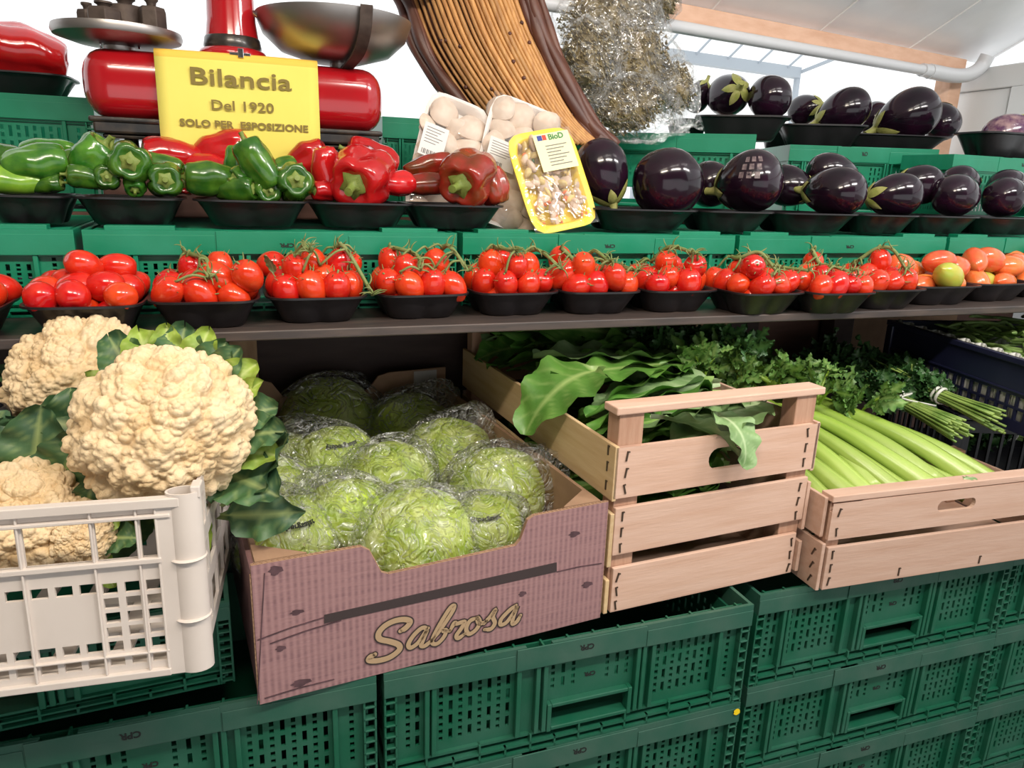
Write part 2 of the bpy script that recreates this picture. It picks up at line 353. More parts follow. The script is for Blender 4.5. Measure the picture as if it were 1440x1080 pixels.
# ------------------------------------------------------------------ setting: floor, boards, roof, window wall, what stands outside
structure(MB().box(-3, 4, -3.5, 1.7, -0.80, -0.736).build('floor', M['floor']))
structure(MB().box(-14, 16, 1.7, 22, -0.80, -0.736).build('ground', M['bounce_ground']))  # unseen pale ground added outside to bounce daylight up onto the ceiling
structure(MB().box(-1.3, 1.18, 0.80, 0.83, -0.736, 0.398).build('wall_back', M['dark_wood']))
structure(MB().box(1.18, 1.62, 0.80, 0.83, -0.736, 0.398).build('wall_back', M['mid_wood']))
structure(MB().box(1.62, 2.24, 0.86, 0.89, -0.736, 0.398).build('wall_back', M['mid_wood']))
EV0 = Vector((2.30, 1.30, 1.115)); EVD = Vector((-0.984, -0.177, 0))
def roof():
    A = EV0 + EVD*3.9; B = EV0 - EVD*0.15; up = Vector((0.0, -1.0, 0.42)); mb = MB()
    for k in range(9):                              # long roof sheets, stepped seams between them
        a = A.lerp(B, k/9); b = A.lerp(B, (k+1)/9) - EVD*(-0.004)
        c = [a, b, b+up*3.4, a+up*3.4]
        mb.hexa([p for p in c] + [p+Vector((0, 0, 0.03)) for p in c])
        mb.tube([b+Vector((0, 0, -0.002)), b+up*3.4+Vector((0, 0, -0.002))], 0.004, 4)
    return mb
structure(roof().build('ceiling', M['steel_white']))
bm = MB()
d = EVD.normalized(); n = Vector((-d.y, d.x, 0))
def obox(mb, a, b, wy, z0, z1):                     # bar between two ground points
    t = (b-a); t.z = 0; t.normalize(); s = Vector((-t.y, t.x, 0))*wy
    a0, b0 = Vector((a.x, a.y, 0)), Vector((b.x, b.y, 0))
    c = [a0-s, b0-s, b0+s, a0+s]
    return mb.hexa([p+Vector((0, 0, z0)) for p in c]+[p+Vector((0, 0, z1)) for p in c])
structure(obox(MB(), EV0+Vector((-0.02, -.03, 0)), EV0+EVD*3.9+Vector((0, -.03, 0)), 0.022, 1.052, 1.108).build('trim_1', M['pine'], bevel=0.004))
pst = obox(MB(), Vector((2.235, 1.29, 0)), Vector((2.30, 1.30, 0)), 0.03, -0.736, 1.05).build('trim_2', M['pine'], bevel=0.004); structure(pst)
for k, (dx, dz, r) in enumerate(((0.035, 1.0, .006), (0.03, .93, .004), (0.04, .90, .006), (0.028, .88, .004), (.05, .84, .004))):
    mb = MB().lathe([(r, 0), (r*.8, .0015), (0, .002)], 10); o = mb.build('wood_knot', M['print_dark'], pst); o.location = (2.235+dx, 1.2625+dx*.15, dz); o.rotation_euler = (PI/2, 0, .15)
pp = thing('drain_pipe', 'white plastic pipe running along the pine eave beam with a corner elbow', 'pipe', (0, 0, 0))
P0 = EV0+Vector((-.05, -.075, -0.07)); P1 = EV0+EVD*3.9+Vector((0, -.075, -0.07))
MB().tube([P0, P1], 0.016, 12).build('pipe', M['pvc'], pp, smooth=60)
e = MB(); e.tube(catmull([P0+EVD*.20, P0+EVD*.05, P0+Vector((.03, 0, .012)), P0+Vector((.075, .0, .04)), P0+Vector((.085, -.01, .075))], 5), 0.024, 12); e.build('elbow', M['pvc'], pp, smooth=60)
e = MB(); e.tube([P0+EVD*.18, P0+EVD*.24], 0.021, 12); e.build('collar', M['pvc'], pp, smooth=60)
WX = 2.36
structure(MB().box(WX, WX+.05, -2.2, 1.33, -0.736, 0.45).build('wall_right', M['frame_white']))
structure(MB().box(WX-.01, WX+.06, -2.2, 1.33, 1.01, 1.085).build('trim_3', M['frame_white'], bevel=0.004))
wn = structure(bpy.data.objects.new('window_1', None)); COL.objects.link(wn)
MB().box(WX, WX+.05, 1.125, 1.33, 0.45, 1.01).build('window_post', M['frame_white'], wn, bevel=.004)
MB().box(WX+.006, WX+.03, 1.115, 1.125, 0.45, 1.01).build('window_seal', M['seal'], wn)
MB().box(WX-.012, WX+.03, 1.02, 1.115, 0.45, 1.01).build('window_sash', M['frame_white'], wn, bevel=0.004)
MB().box(WX-.004, WX+.03, 1.00, 1.02, 0.45, 1.01).build('window_seal', M['seal'], wn)
MB().box(WX+.012, WX+.016, -2.2, 1.0, 0.45, 1.01).build('window_pane', M['glass'], wn)
structure(MB().box(-1.40, -1.36, -2.6, 0.9, -0.736, 2.4).build('left_light_block', M['inner']))  # unseen side panel added to keep sky light from flooding in
structure(MB().box(-1.40, WX+.06, -2.64, -2.6, 0.95, 2.5).build('front_light_block', M['inner']))  # unseen panel added to cut light from behind; open below for daylight
aw = thing('awning_frame', 'grey blue metal frame of an awning outside behind the eggplants', 'awning', (0, 0, 0))
q = [at_y(905, 72, 3.4), at_y(1122, 103, 3.4), at_y(1235, 58, 2.9)]
MB().tube([q[0], q[1]], 0.045, 4, a=0).build('front_bar', M['canopy_beam'], aw)
MB().tube([q[1], q[2]], 0.012, 4).build('side_bar', M['canopy_beam'], aw)
for k in range(5):
    a = q[0].lerp(q[1], .1+.2*k); MB().tube([a, a+Vector((0.05, -.3, .19))], 0.007, 4).build('rafter', M['canopy_beam'], aw)
MB().tube([q[1], Vector((q[1].x, q[1].y, -.736))], 0.02, 4).build('leg', M['canopy_beam'], aw)
MB().tube([q[0], Vector((q[0].x, q[0].y, -.736))], 0.02, 4).build('leg', M['canopy_beam'], aw)

# shelf of the tomatoes
sh = thing('display_shelf', 'long dark shelf board on pale wooden legs under the tomato trays', 'shelf', (0, 0, 0))
MB().box(-1.30, 2.24, 0.288, 1.58, 0.400, 0.415).build('board', M['shelf'], sh, bevel=0.002)
for x0, x1 in ((-.182, -.128), (0.935, 0.985), (0.987, 1.03), (1.38, 1.45)):
    MB().box(x0, x1, 0.735, 0.785, -.736, .400).build('leg', M['leg_wood'] if x0 < 1.3 else M['dark_wood'], sh, bevel=0.003)
bs = thing('back_shelf', 'raised wooden plank carrying the rear green crates', 'shelf', (0, 0, 0))
MB().box(-1.25, 2.22, 0.875, 1.55, 0.533, 0.553).build('board', M['mid_wood'], bs)
for x in (-1.2, -.3, .6, 1.4, 2.15): MB().box(x-.02, x+.02, 0.885, 1.5, 0.415, 0.533).build('leg', M['mid_wood'], bs)
MB().box(-.36, .16, 1.30, 1.32, 0.553, 0.735).build('back_board', M['mid_wood'], bs)

# ------------------------------------------------------------------ green folding crates
CW, CD, CH = 0.595, 0.400, 0.184
def slot_block(x0, x1, z0, z1, pitch, sw, rows):
    H = []; n = int((x1-x0)/pitch); rh = (z1-z0)/rows
    for i in range(n):
        x = x0+(i+.5)*(x1-x0)/n
        for r in range(rows):
            a = z0+r*rh
            if i % 2: H.append((x-sw/2, x+sw/2, a+rh*.08, a+rh*.80))
            else:
                H.append((x-sw/2, x+sw/2, a+rh*.05, a+rh*.33)); H.append((x-sw/2, x+sw/2, a+rh*.52, a+rh*.84))
    return H
CPR = text_mesh('CPR', 0.0125, 0.0004, 0.0002)
TEXT_B = text_mesh('CPR', 0.010, 0.0004, 0.0002)
_crate_cache = {}
def green_crate(label, loc, rz=0, deck=False, flip=True, sx=1, sy=1, sz=1, group=None, dusty=False):
    key = (deck, flip, dusty)
    if key in _crate_cache:
        c = dup(_crate_cache[key], loc, (0, 0, rz), (sx, sy, sz), label, group); return c
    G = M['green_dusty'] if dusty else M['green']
    t = thing('green_crate', label, 'crate', loc, rz, group); t.scale = (sx, sy, sz)
    w, dp, h = CW, CD, CH; y = 0.012
    H = slot_block(.075, .190, .045, .140, .0128, .0058, 4) + slot_block(.425, .535, .045, .140, .0128, .0058, 4)
    H += slot_block(.245, .295, .095, .140, .0128, .0058, 2) + slot_block(.335, .385, .095, .140, .0128, .0058, 2)
    if deck: H = [(q[0], q[1], q[2]*.78+.005, q[3]*.78+.005) for q in H]
    H += [(.250, .378, .034, .070)] + slot_block(.028, .055, .045, .140, .0135, .006, 4) + slot_block(.55, .575, .045, .140, .0135, .006, 4)
    MB().holes(.010, w-.010, .02, .155, y, y+.004, H).build('front_panel', G, t)
    HS = slot_block(.06, .34, .045, .140, .018, .007, 3)
    for nm, x in (('side_panel', .010), ('side_panel', w-.014)):
        MB().holes(.014, dp-.014, .02, .155, x, x+.004, HS, M=Matrix(((0, 1, 0, 0), (1, 0, 0, 0), (0, 0, 1, 0), (0, 0, 0, 1)))).build(nm, G, t)
    MB().holes(.010, w-.010, .02, .155, dp-y-.004, dp-y, [(.2, .4, .04, .08)]).build('back_panel', G, t)
    MB().box(.008, w-.008, .008, dp-.008, .010, .018).build('bottom_panel', G, t)
    # rim: one band with stepped middle and a thumb notch
    r = MB(); z0, z1 = (.131 if deck else .146), h
    H2 = [(.205, .245, h-.009, h)]
    r.holes(0, w, z0, z1, 0, .006, H2)
    r.box(.190, .400, -.0022, 0, z0+.002, z1-.001); r.box(0, .188, -.0012, 0, z0, z1-.010); r.box(.402, w, -.0012, 0, z0, z1-.010)
    r.box(0, .006, .006, dp, z0, z1); r.box(w-.006, w, .006, dp, z0, z1); r.box(.006, w-.006, dp-.006, dp, z0, z1)
    r.box(.006, w-.006, .006, .016, z0-.004, z0+.002)
    r.build('rim', M['rim_dusty'] if dusty else G, t, bevel=0.0012)
    b = MB()                                        # base rail with ticks
    b.box(.012, w-.012, 0.002, .012, .000, .004); b.box(.012, w-.012, 0.002, .012, .013, .017); b.box(.012, w-.012, 0.006, .012, .026, .030)
    for k in range(15): x = .02+k*(w-.04)/14; b.box(x-.0015, x+.0015, .002, .012, 0, .030 if k % 2 else .017)
    b.build('base_rail', G, t)
    for x in (.0, w-.018):
        c = MB(); c.box(x, x+.003, .001, .014, 0, z0); c.box(x+.015, x+.018, .001, .014, 0, z0)
        for k in range(8): z = .004+k*.0185; c.box(x, x+.018, .001, .012, z, z+.003)
        c.build('corner_post', G, t, bevel=.0008)
    for x in (.060, .070, .196, .226, .238, .392, .402, .418, .540): MB().box(x-.0035, x+.0035, .001, .013, .030, z0).build('rib', G, t, bevel=.0012)
    f = MB(); f.box(.243, .250, .001, .013, .028, .076); f.box(.378, .385, .001, .013, .028, .076); f.box(.250, .378, .001, .013, .070, .076); f.box(.250, .378, .001, .030, .030, .036)
    f.build('handle_frame', G, t, bevel=.0012)
    rot = (PI/2, PI if flip else 0, 0)
    put_text('lettering', CPR.copy(), M['black_print'], t, (.300, -.0027, z0+.026 if flip else z0+.012), rot)
    if not deck: put_text('lettering', TEXT_B.copy(), M['black_print'], t, (.315, y-.0006, .112 if flip else .104), rot)
    if deck:
        k = MB(); k.box(.006, w-.006, .006, dp-.006, h-.012, h-.008)
        for i in range(24): yy = .02+i*.0155; k.box(.012, w-.012, yy, yy+.004, h-.008, h-.001)
        for i in range(10): xx = .03+i*.058; k.box(xx, xx+.004, .012, dp-.012, h-.008, h-.002)
        k.build('deck', G, t)
        # lugs that show along the top edge
        l = MB()
        for x in (.03, .46): MB().box(x, x+.10, .004, .03, h-.002, h+.009).build('lug', G, t, bevel=.001)
    else:
        k = MB(); 
        for i in range(14): x = .02+i*.0425; k.box(x, x+.003, .006, .022, h-.030, h-.006)
        k.box(.006, w-.006, .020, .023, h-.030, h-.010); k.build('inner_lip', G, t)
    _crate_cache[key] = t
    return t
# lower stacks (front at the counter)
tiers = ['topmost', 'second from top', 'third from top', 'bottom']
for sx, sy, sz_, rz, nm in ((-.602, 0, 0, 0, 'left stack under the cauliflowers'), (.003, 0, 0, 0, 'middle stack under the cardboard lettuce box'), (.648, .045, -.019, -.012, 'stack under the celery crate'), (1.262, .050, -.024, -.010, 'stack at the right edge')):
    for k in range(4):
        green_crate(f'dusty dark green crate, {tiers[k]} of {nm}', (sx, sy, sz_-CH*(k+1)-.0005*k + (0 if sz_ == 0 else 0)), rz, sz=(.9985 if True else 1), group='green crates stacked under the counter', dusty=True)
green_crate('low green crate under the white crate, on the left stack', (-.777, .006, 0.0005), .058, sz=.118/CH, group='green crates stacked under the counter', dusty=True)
# display row behind the tomatoes
for k in range(-1, 5):
    nm = ['at the left edge', 'behind the vine tomatoes', 'under the red peppers and mushroom packs', 'under the foremost eggplants', 'under the right eggplants', 'at the right end of the eggplant row'][k+1]
    green_crate(f'green crate with closed top, {nm}', (-.372+.606*k, .448+.0114*k, .4155), .019, deck=True, flip=True, sz=.1330/CH, group='green crates of the display row')
# rear crates standing above the display row
green_crate('green crate at the far left under the red pepper tray', (-1.0, .885,   .5535), 0.0, flip=True, sz=.218/CH, group='rear green crates')
green_crate('green crate behind the white mushroom packs', (.165, .885,   .5535), 0.0, flip=True, sx=.66, sz=.218/CH, group='rear green crates')
green_crate('green crate under the upper eggplants beside the herb bags', (.595, 1.118, .5545), math.radians(-37), flip=True, sz=.220/CH, group='rear green crates')
green_crate('green crate under the two big upper eggplants near the pine post', (1.335, .955, .5545), math.radians(-21), flip=True, sx=.42/CW, sz=.215/CH, group='rear green crates')
green_crate('green crate in the corner by the white window frame', (1.60, .645, .5585), math.radians(2), flip=True, sx=.9, sy=.40, sz=.190/CH, group='rear green crates')

# ------------------------------------------------------------------ black foam trays
def tray_mesh(mat_, w=.18, d=.14, h=.044, n=48, lobes=True):
    mb = MB()
    def ring(sx, sy, z, dent=0.0, p=5.0):
        R = []
        for j in range(n):
            th = 2*PI*j/n; c, s_ = math.cos(th), math.sin(th)
            r = (abs(c)**p+abs(s_)**p)**(-1/p); x, y = c*r, s_*r
            if dent:
                for ang in (PI/2, -PI/2, 0, PI):
                    dd = math.atan2(math.sin(th-ang), math.cos(th-ang)); g = math.exp(-(dd/.16)**2)*dent
                    x *= 1-g*abs(math.cos(ang)); y *= 1-g*abs(math.sin(ang))
            R.append((x*sx*w/2, y*sy*d/2, z))
        return R
    L = [ring(.66, .62, 0, .12, 4), ring(.70, .67, .003, .12, 4), ring(.84, .82, h*.62, .06), ring(.925, .915, h*.90), ring(1.0, 1.0, h*.93), ring(1.0, 1.0, h), ring(.95, .94, h), ring(.91, .89, h*.92), ring(.83, .80, h*.6, .06), ring(.67, .63, .008, .1, 4)]
    V = [p for r in L for p in r]; k = len(L)
    F = [(i*n+j, i*n+(j+1) % n, (i+1)*n+(j+1) % n, (i+1)*n+j) for i in range(k-1) for j in range(n)]
    F += [tuple(range(n-1, -1, -1)), tuple(range((k-1)*n, k*n))]
    mb.add(V, F); return mb.mesh('tray', mat_, 40)
TRAY = tray_mesh(M['tray'])
TH = .044
def tray(label, c, w, d, rz, group, z, tilt=(0, 0), hs=1.0):
    o = link('foam_tray', TRAY); o.location = (c[0], c[1], z); o.rotation_euler = (tilt[0], tilt[1], rz); o.scale = (w/.18, d/.14, hs)
    return tag(o, label, 'tray', group)

# ------------------------------------------------------------------ tomatoes
def tomato_mesh(name, m, L=1.22, dim=.16, seed=0, tip=0.0):
    r_ = random.Random(seed); ph = [r_.uniform(0, 6) for _ in range(4)]
    def fn(u, v):
        a = PI*u; th = 2*PI*v; r = math.sin(a)
        r *= 1+.025*math.sin(2*th+ph[0])+.02*math.sin(3*th+ph[1])*math.sin(a)
        z = math.cos(a)*L
        if u < .25: z -= dim*math.exp(-(a/.33)**2)
        if tip and u > .8: z -= tip*((u-.8)/.2)**2
        r *= 1+.05*math.cos(a)
        return (r*math.cos(th), r*math.sin(th), z)
    return MB().grid(fn, 14, 18, closed=True).mesh(name, m, 180)
TOM = [tomato_mesh('tomato', M['tomato'], 1.10+.11*k, .14, k, .03*k) for k in range(4)]
OTOM = [tomato_mesh('salad_tomato', M['tomato_orange'], 1.5, .1, 11+k, .12) for k in range(2)]
GTOM = tomato_mesh('unripe_tomato', M['tomato_green'], 1.55, .1, 20, .1)
def calyx_mesh(seed):
    r_ = random.Random(seed); mb = MB()
    for k in range(6):
        a = 2*PI*k/6+r_.uniform(-.3, .3); l = r_.uniform(.75, 1.1); cu = r_.uniform(-.1, .8); tw = r_.uniform(-.5, .5)
        P = []; R = []
        for i in range(5):
            t = i/4; rr = l*t*(1-.25*t*max(cu, 0)); aa = a+tw*t*t
            P.append((rr*math.cos(aa), rr*math.sin(aa), .86+.10*t+cu*.65*t*t-.1*math.sin(t*3))); R.append(.085*(1-t)**.7+.02)
        mb.tube(P, R, 4, flat=.5)
    mb.tube([(0, 0, .84), (.05, .02, 1.05), (.16, .05, 1.28)], [.10, .07, .085], 5)
    return mb.mesh('calyx', M['vine'], 180)
CAL = [calyx_mesh(k) for k in range(4)]
def heap(n, hw, hd, r, seed, top=1.0):
    g = np.random.default_rng(seed); P = np.empty((n, 3)); P[:, 0] = g.uniform(-hw, hw, n)*.6; P[:, 1] = g.uniform(-hd, hd, n)*.6; P[:, 2] = r+g.uniform(0, 1, n)*r*4*top
    for it in range(220):
        P[:, 2] -= .0010; P[:, :2] *= .998
        D = P[:, None]-P[None]; dist = np.sqrt((D**2).sum(-1))+np.eye(n)*9
        ov = np.maximum(2*r*.90-dist, 0); P += (D/dist[..., None]*ov[..., None]*.30).sum(1)
        P[:, 2] = np.maximum(P[:, 2], r*1.0)
        k = .64+.27*np.clip(P[:, 2]/.042, 0, 1); m = r*(1.30-.90*np.clip((P[:, 2]-.04)/.02, 0, 1))
        lx, ly = hw*k-m, hd*k-m
        P[:, 0] = np.clip(P[:, 0], -lx, lx); P[:, 1] = np.clip(P[:, 1], -ly, ly)
    return P
def rows_label(P, r):
    out = [None]*len(P); rows = {}
    zmax = P[:, 2].max()
    for i, p in enumerate(P):
        lay = 'top layer' if p[2] > zmax-1.1*r and p[2] > 2.2*r else ('front row' if p[1] < -.02 else ('middle row' if p[1] < .025 else 'back row'))
        rows.setdefault(lay, []).append(i)
    for lay, ids in rows.items():
        ids.sort(key=lambda i: P[i][0])
        for k, i in enumerate(ids): out[i] = f'{ORD[k]} from left in {lay}'
    return out
TRAYS = [  # left, right rim pixel, rim y, bottom y of the nose on the shelf, kind
    (-95, 13, 440, 'loose'), (15, 200, 434, 'loose'), (202, 368, 427, 'vine'), (370, 524, 421, 'vine'), (525, 672, 417, 'vine'), (672, 795, 414, 'vine'), (787, 908, 413, 'vine'),
    (902, 1033, 411, 'vine'), (1022, 1135, 415, 'vine'), (1127, 1208, 415, 'vine'), (1206, 1290, 410, 'vine'), (1286, 1365, 405, 'salad'), (1361, 1437, 401, 'salad'), (1434, 1500, 397, 'salad')]
tr_y = [.335, .335, .350, .365, .372, .372, .372, .372, .345, .345, .355, .375, .392, .40]
HEAPN = {'loose': 23, 'vine': 25, 'salad': 10}
for i, (a, b, yy, kind) in enumerate(TRAYS):
    L = at_z(a, yy+2, .4585); R_ = at_z(b, yy-3, .4585)
    dd = .158; z0 = .4152
    cx = (L.x+R_.x)/2; wd = min(max(R_.x-L.x, .152), .158 if kind == 'vine' else .20)
    if i == 0: wd = .152; cx = -.520
    yc = (L.y+R_.y)/2+dd/2+.004
    if i == 0: yc = .325
    if i >= 1:
        lo = cx_prev+(wd_prev+wd)/2
        if cx < lo: cx = lo+.001
    cx_prev, wd_prev = cx, wd
    rz = U(-.03, .06); nm = ORD[i]
    desc = {'loose': 'loose tomatoes', 'vine': 'vine tomatoes', 'salad': 'orange salad tomatoes'}[kind]
    tray(f'black foam tray of {desc}, {nm} on the tomato shelf from the left', (cx, yc), wd, dd, rz, 'black trays on the tomato shelf', z0)
    r = .0222 if kind == 'vine' else (.0222 if kind == 'loose' else .028)
    n = HEAPN[kind]
    if i in (2,): n = 23
    if i == 3: n = 30
    if i in (7, 8): n = 23
    P = heap(n, wd/2, dd/2, r*(1.15 if kind == 'salad' else 1), 100+i, 1.5 if i in (3, 4, 5) else 1.0)
    labs = rows_label(P, r); cs, sn = math.cos(rz), math.sin(rz)
    tips = []
    for k, p in enumerate(P):
        pos = Vector((cx+p[0]*cs-p[1]*sn, yc+p[0]*sn+p[1]*cs, z0+.006+p[2]*1.0))
        if kind == 'salad':
            gm = (k in (2,)) or (i == 12 and k == 5)
            me = GTOM if gm else rnd.choice(OTOM); dirn = Vector((U(-1, 1), U(-.5, .3), U(-.15, .2)))
            s = r*U(.9, 1.05)
            lab = f'{"pale green" if gm else "orange"} salad tomato, {labs[k]}, {nm} tomato tray'
        elif kind == 'loose':
            me = rnd.choice(TOM[:3]); dirn = Vector((U(-1, 1), U(-1, .2), U(-.3, .3))); s = r*U(.92, 1.06)
            lab = f'glossy loose red tomato, {labs[k]}, {nm} tomato tray'
        else:
            me = rnd.choice(TOM); dirn = Vector((U(-.5, .5)-p[0]*4, U(-.6, .2), U(.25, 1.0))); s = r*U(.90, 1.05)
            lab = f'red vine tomato, {labs[k]}, {nm} tomato tray'
        if p[2] < .036: s *= .88
        o = link('tomato', me); o.location = pos; e = aim(dirn, U(0, 6)); o.rotation_euler = e; o.scale = (s, s, s)
        tag(o, lab, 'tomato', f'tomatoes in the {nm} tray')
        if kind == 'vine':
            c = link('calyx', rnd.choice(CAL), o)
            tips.append((pos + dirn.normalized()*s*1.25, pos))
    if i == 3:
        lf = thing('tomato_leaf', 'small pale green leaf standing at the left edge of fourth tomato tray', 'leaf', (cx-.062, yc-.03, z0+.075))
        leaf_later = lf
    if kind == 'vine':
        nv = 2 if i in (3, 4, 5, 6, 8) else 1
        for q_ in range(nv):
            x0 = (-.02 if nv == 1 else (-.035 if q_ == 0 else .04))
            pts = []
            for t in (0, .3, .6, 1.0):                        # from the back top over the heap to the front rim
                lx = x0+.035*t+U(-.012, .012); ly = .035-.095*t
                near = [p_[2] for p_ in P if abs(p_[0]-lx) < .03 and abs(p_[1]-ly) < .03]
                hz = (max(near)+r*1.10 if near else r*1.6)
                pts.append(Vector((cx+lx*cs-ly*sn, yc+lx*sn+ly*cs, z0+.008+hz)))
            v = thing('tomato_vine', f'knotted green vine stalk with side stems, {"" if nv == 1 else ("left one " if q_ == 0 else "right one ")}over {nm} tomato tray', 'vine', pts[0])
            P2 = catmull([p_-pts[0] for p_ in pts], 5)
            MB().tube(P2, [.0044-.0014*j/len(P2) for j in range(len(P2))], 6).build('stalk', M['vine'], v, smooth=180)
            for (tp, ctr) in sorted(tips, key=lambda z: min((z[0]-p_).length for p_ in pts))[:8]:
                j = min(range(len(P2)), key=lambda j: (P2[j]+pts[0]-tp).length); a_ = P2[j]; b_ = tp-pts[0]
                md = (a_+b_)/2+Vector((U(-.004, .004), -.004, .008))
                MB().tube(catmull([a_, md, b_], 4), .0021, 5).build('side_stem', M['vine'], v, smooth=180)
            for j in range(16):                                 # dry curly sepals left along the stalk
                a_ = P2[min(len(P2)-1, int(j*len(P2)/9))]; pts2 = [a_]; dv = Vector((U(-1, 1), U(-1, .3), U(.2, 1))).normalized(); ax = Vector((U(-1, 1), U(-1, 1), U(-1, 1))).normalized()
                for s_ in range(5): dv = Quaternion(ax, .45) @ dv; pts2.append(pts2[-1]+dv*.005)
                MB().tube(pts2, [.0015, .0015, .0014, .0011, .0008, .0004], 4).build('tendril', M['vine'], v, smooth=180)

# ------------------------------------------------------------------ peppers
def pepper_mesh(name, m, lobes=4, L=1.15, taper=.25, depth=.16, bend=0.0, seed=0, tip=0.0):
    r_ = random.Random(seed); ph = r_.uniform(0, 6); am = [r_.uniform(.75, 1.2) for _ in range(lobes)]
    def fn(u, v):
        a = PI*u; th = 2*PI*v
        lo = abs(math.cos(lobes/2*th+ph)); i = int(((lobes/2*th+ph)/PI+.5) % lobes)
        amp = depth*am[i % lobes]*(.35+.65*math.sin(a)**.5)
        r = math.sin(a)**.62*(1-amp*(1-lo)**1.6); r *= 1-taper*u**1.5
        r *= 1+.04*math.sin(5*a+2*th+ph)+.025*math.sin(9*a+3*th)
        z = math.cos(a)*L
        if u < .22: z -= .42*math.exp(-(a/.40)**2)
        if u > .82: z += (.28*(1-tip)*math.exp(-((PI-a)/.35)**2))*(.6+.4*lo)
        x = r*math.cos(th)+bend*(1-math.cos(a))**2*.25; y = r*math.sin(th)
        return (x, y, z)
    return MB().grid(fn, 22, 32, closed=True).mesh(name, m, 180)
def pstem_mesh(L=1.15, big=False):
    mb = MB(); z = L-.46
    prof = [(.42, z+.10), (.36, z+.17), (.22, z+.19), (.13, z+.26), (.11, z+.45), (.13, z+.62 if not big else z+.95), (.0, z+.63 if not big else z+.96)]
    mb.lathe(prof, 10)
    V = [Vector(p) for p in mb.v]
    mb.v = [tuple((p.x*(1+.25*math.cos(5*math.atan2(p.y, p.x))*(p.z < z+.2))+.15*max(0, p.z-z-.2), p.y*(1+.25*math.cos(5*math.atan2(p.y, p.x))*(p.z < z+.2)), p.z)) for p in V]
    return mb.mesh('stem', M['stem'], 60)
STEM = {1.15: pstem_mesh(1.15), 1.5: pstem_mesh(1.5), 2.0: pstem_mesh(2.0), 'big': pstem_mesh(1.5, True)}
PEP = {}
for k, (m, lob, L, tp, dp, be) in {'green': ('pepper_green', 3, 1.5, .35, .13, .25), 'greenlong': ('pepper_green', 3, 2.0, .5, .12, .3), 'greenbell': ('pepper_green', 4, 1.15, .15, .2, 0), 'lime': ('pepper_lime', 3, 2.0, .45, .1, .3),
                                   'red': ('pepper_red', 4, 1.15, .2, .26, 0), 'redlong': ('pepper_red', 3, 1.5, .25, .2, .1), 'brown': ('pepper_brown', 4, 1.15, .15, .26, 0), 'brownlong': ('pepper_brown', 3, 2.0, .55, .14, .2)}.items():
    PEP[k] = (pepper_mesh('pepper', M[m], lob, L, tp, dp, be, len(k)), L)
def pepper(kind, px, py, Y, rpx, stemdir, label, group, spin=None):
    me, L = PEP[kind]; p = at_y(px, py, Y); r = rpx*mpp(p)*1.17
    o = link('pepper', me); o.location = p; o.rotation_euler = aim(stemdir, U(0, 6) if spin is None else spin); o.scale = (r, r, r)
    tag(o, label, 'pepper', group); link('stem', STEM[L], o)
    return o
ZT = .5500
PT = [(-35, 95, 'green peppers at the left edge'), (97, 256, 'small green peppers with a stalk sticking up'), (268, 437, 'dark green peppers before the yellow sign'), (432, 585, 'large glossy red peppers'), (575, 715, 'brown red peppers')]
pty = [.535, .535, .535, .54, .545]
for (a, b, nm), y in zip(PT, pty):
    L = at_y(a, 268, .475); R_ = at_y(b, 268, .475)
    tray('black foam tray of '+nm, ((L.x+R_.x)/2, y), (R_.x-L.x), .155, U(-.02, .02), 'black trays on the display row', ZT+.003)
g1 = 'peppers on the display row'
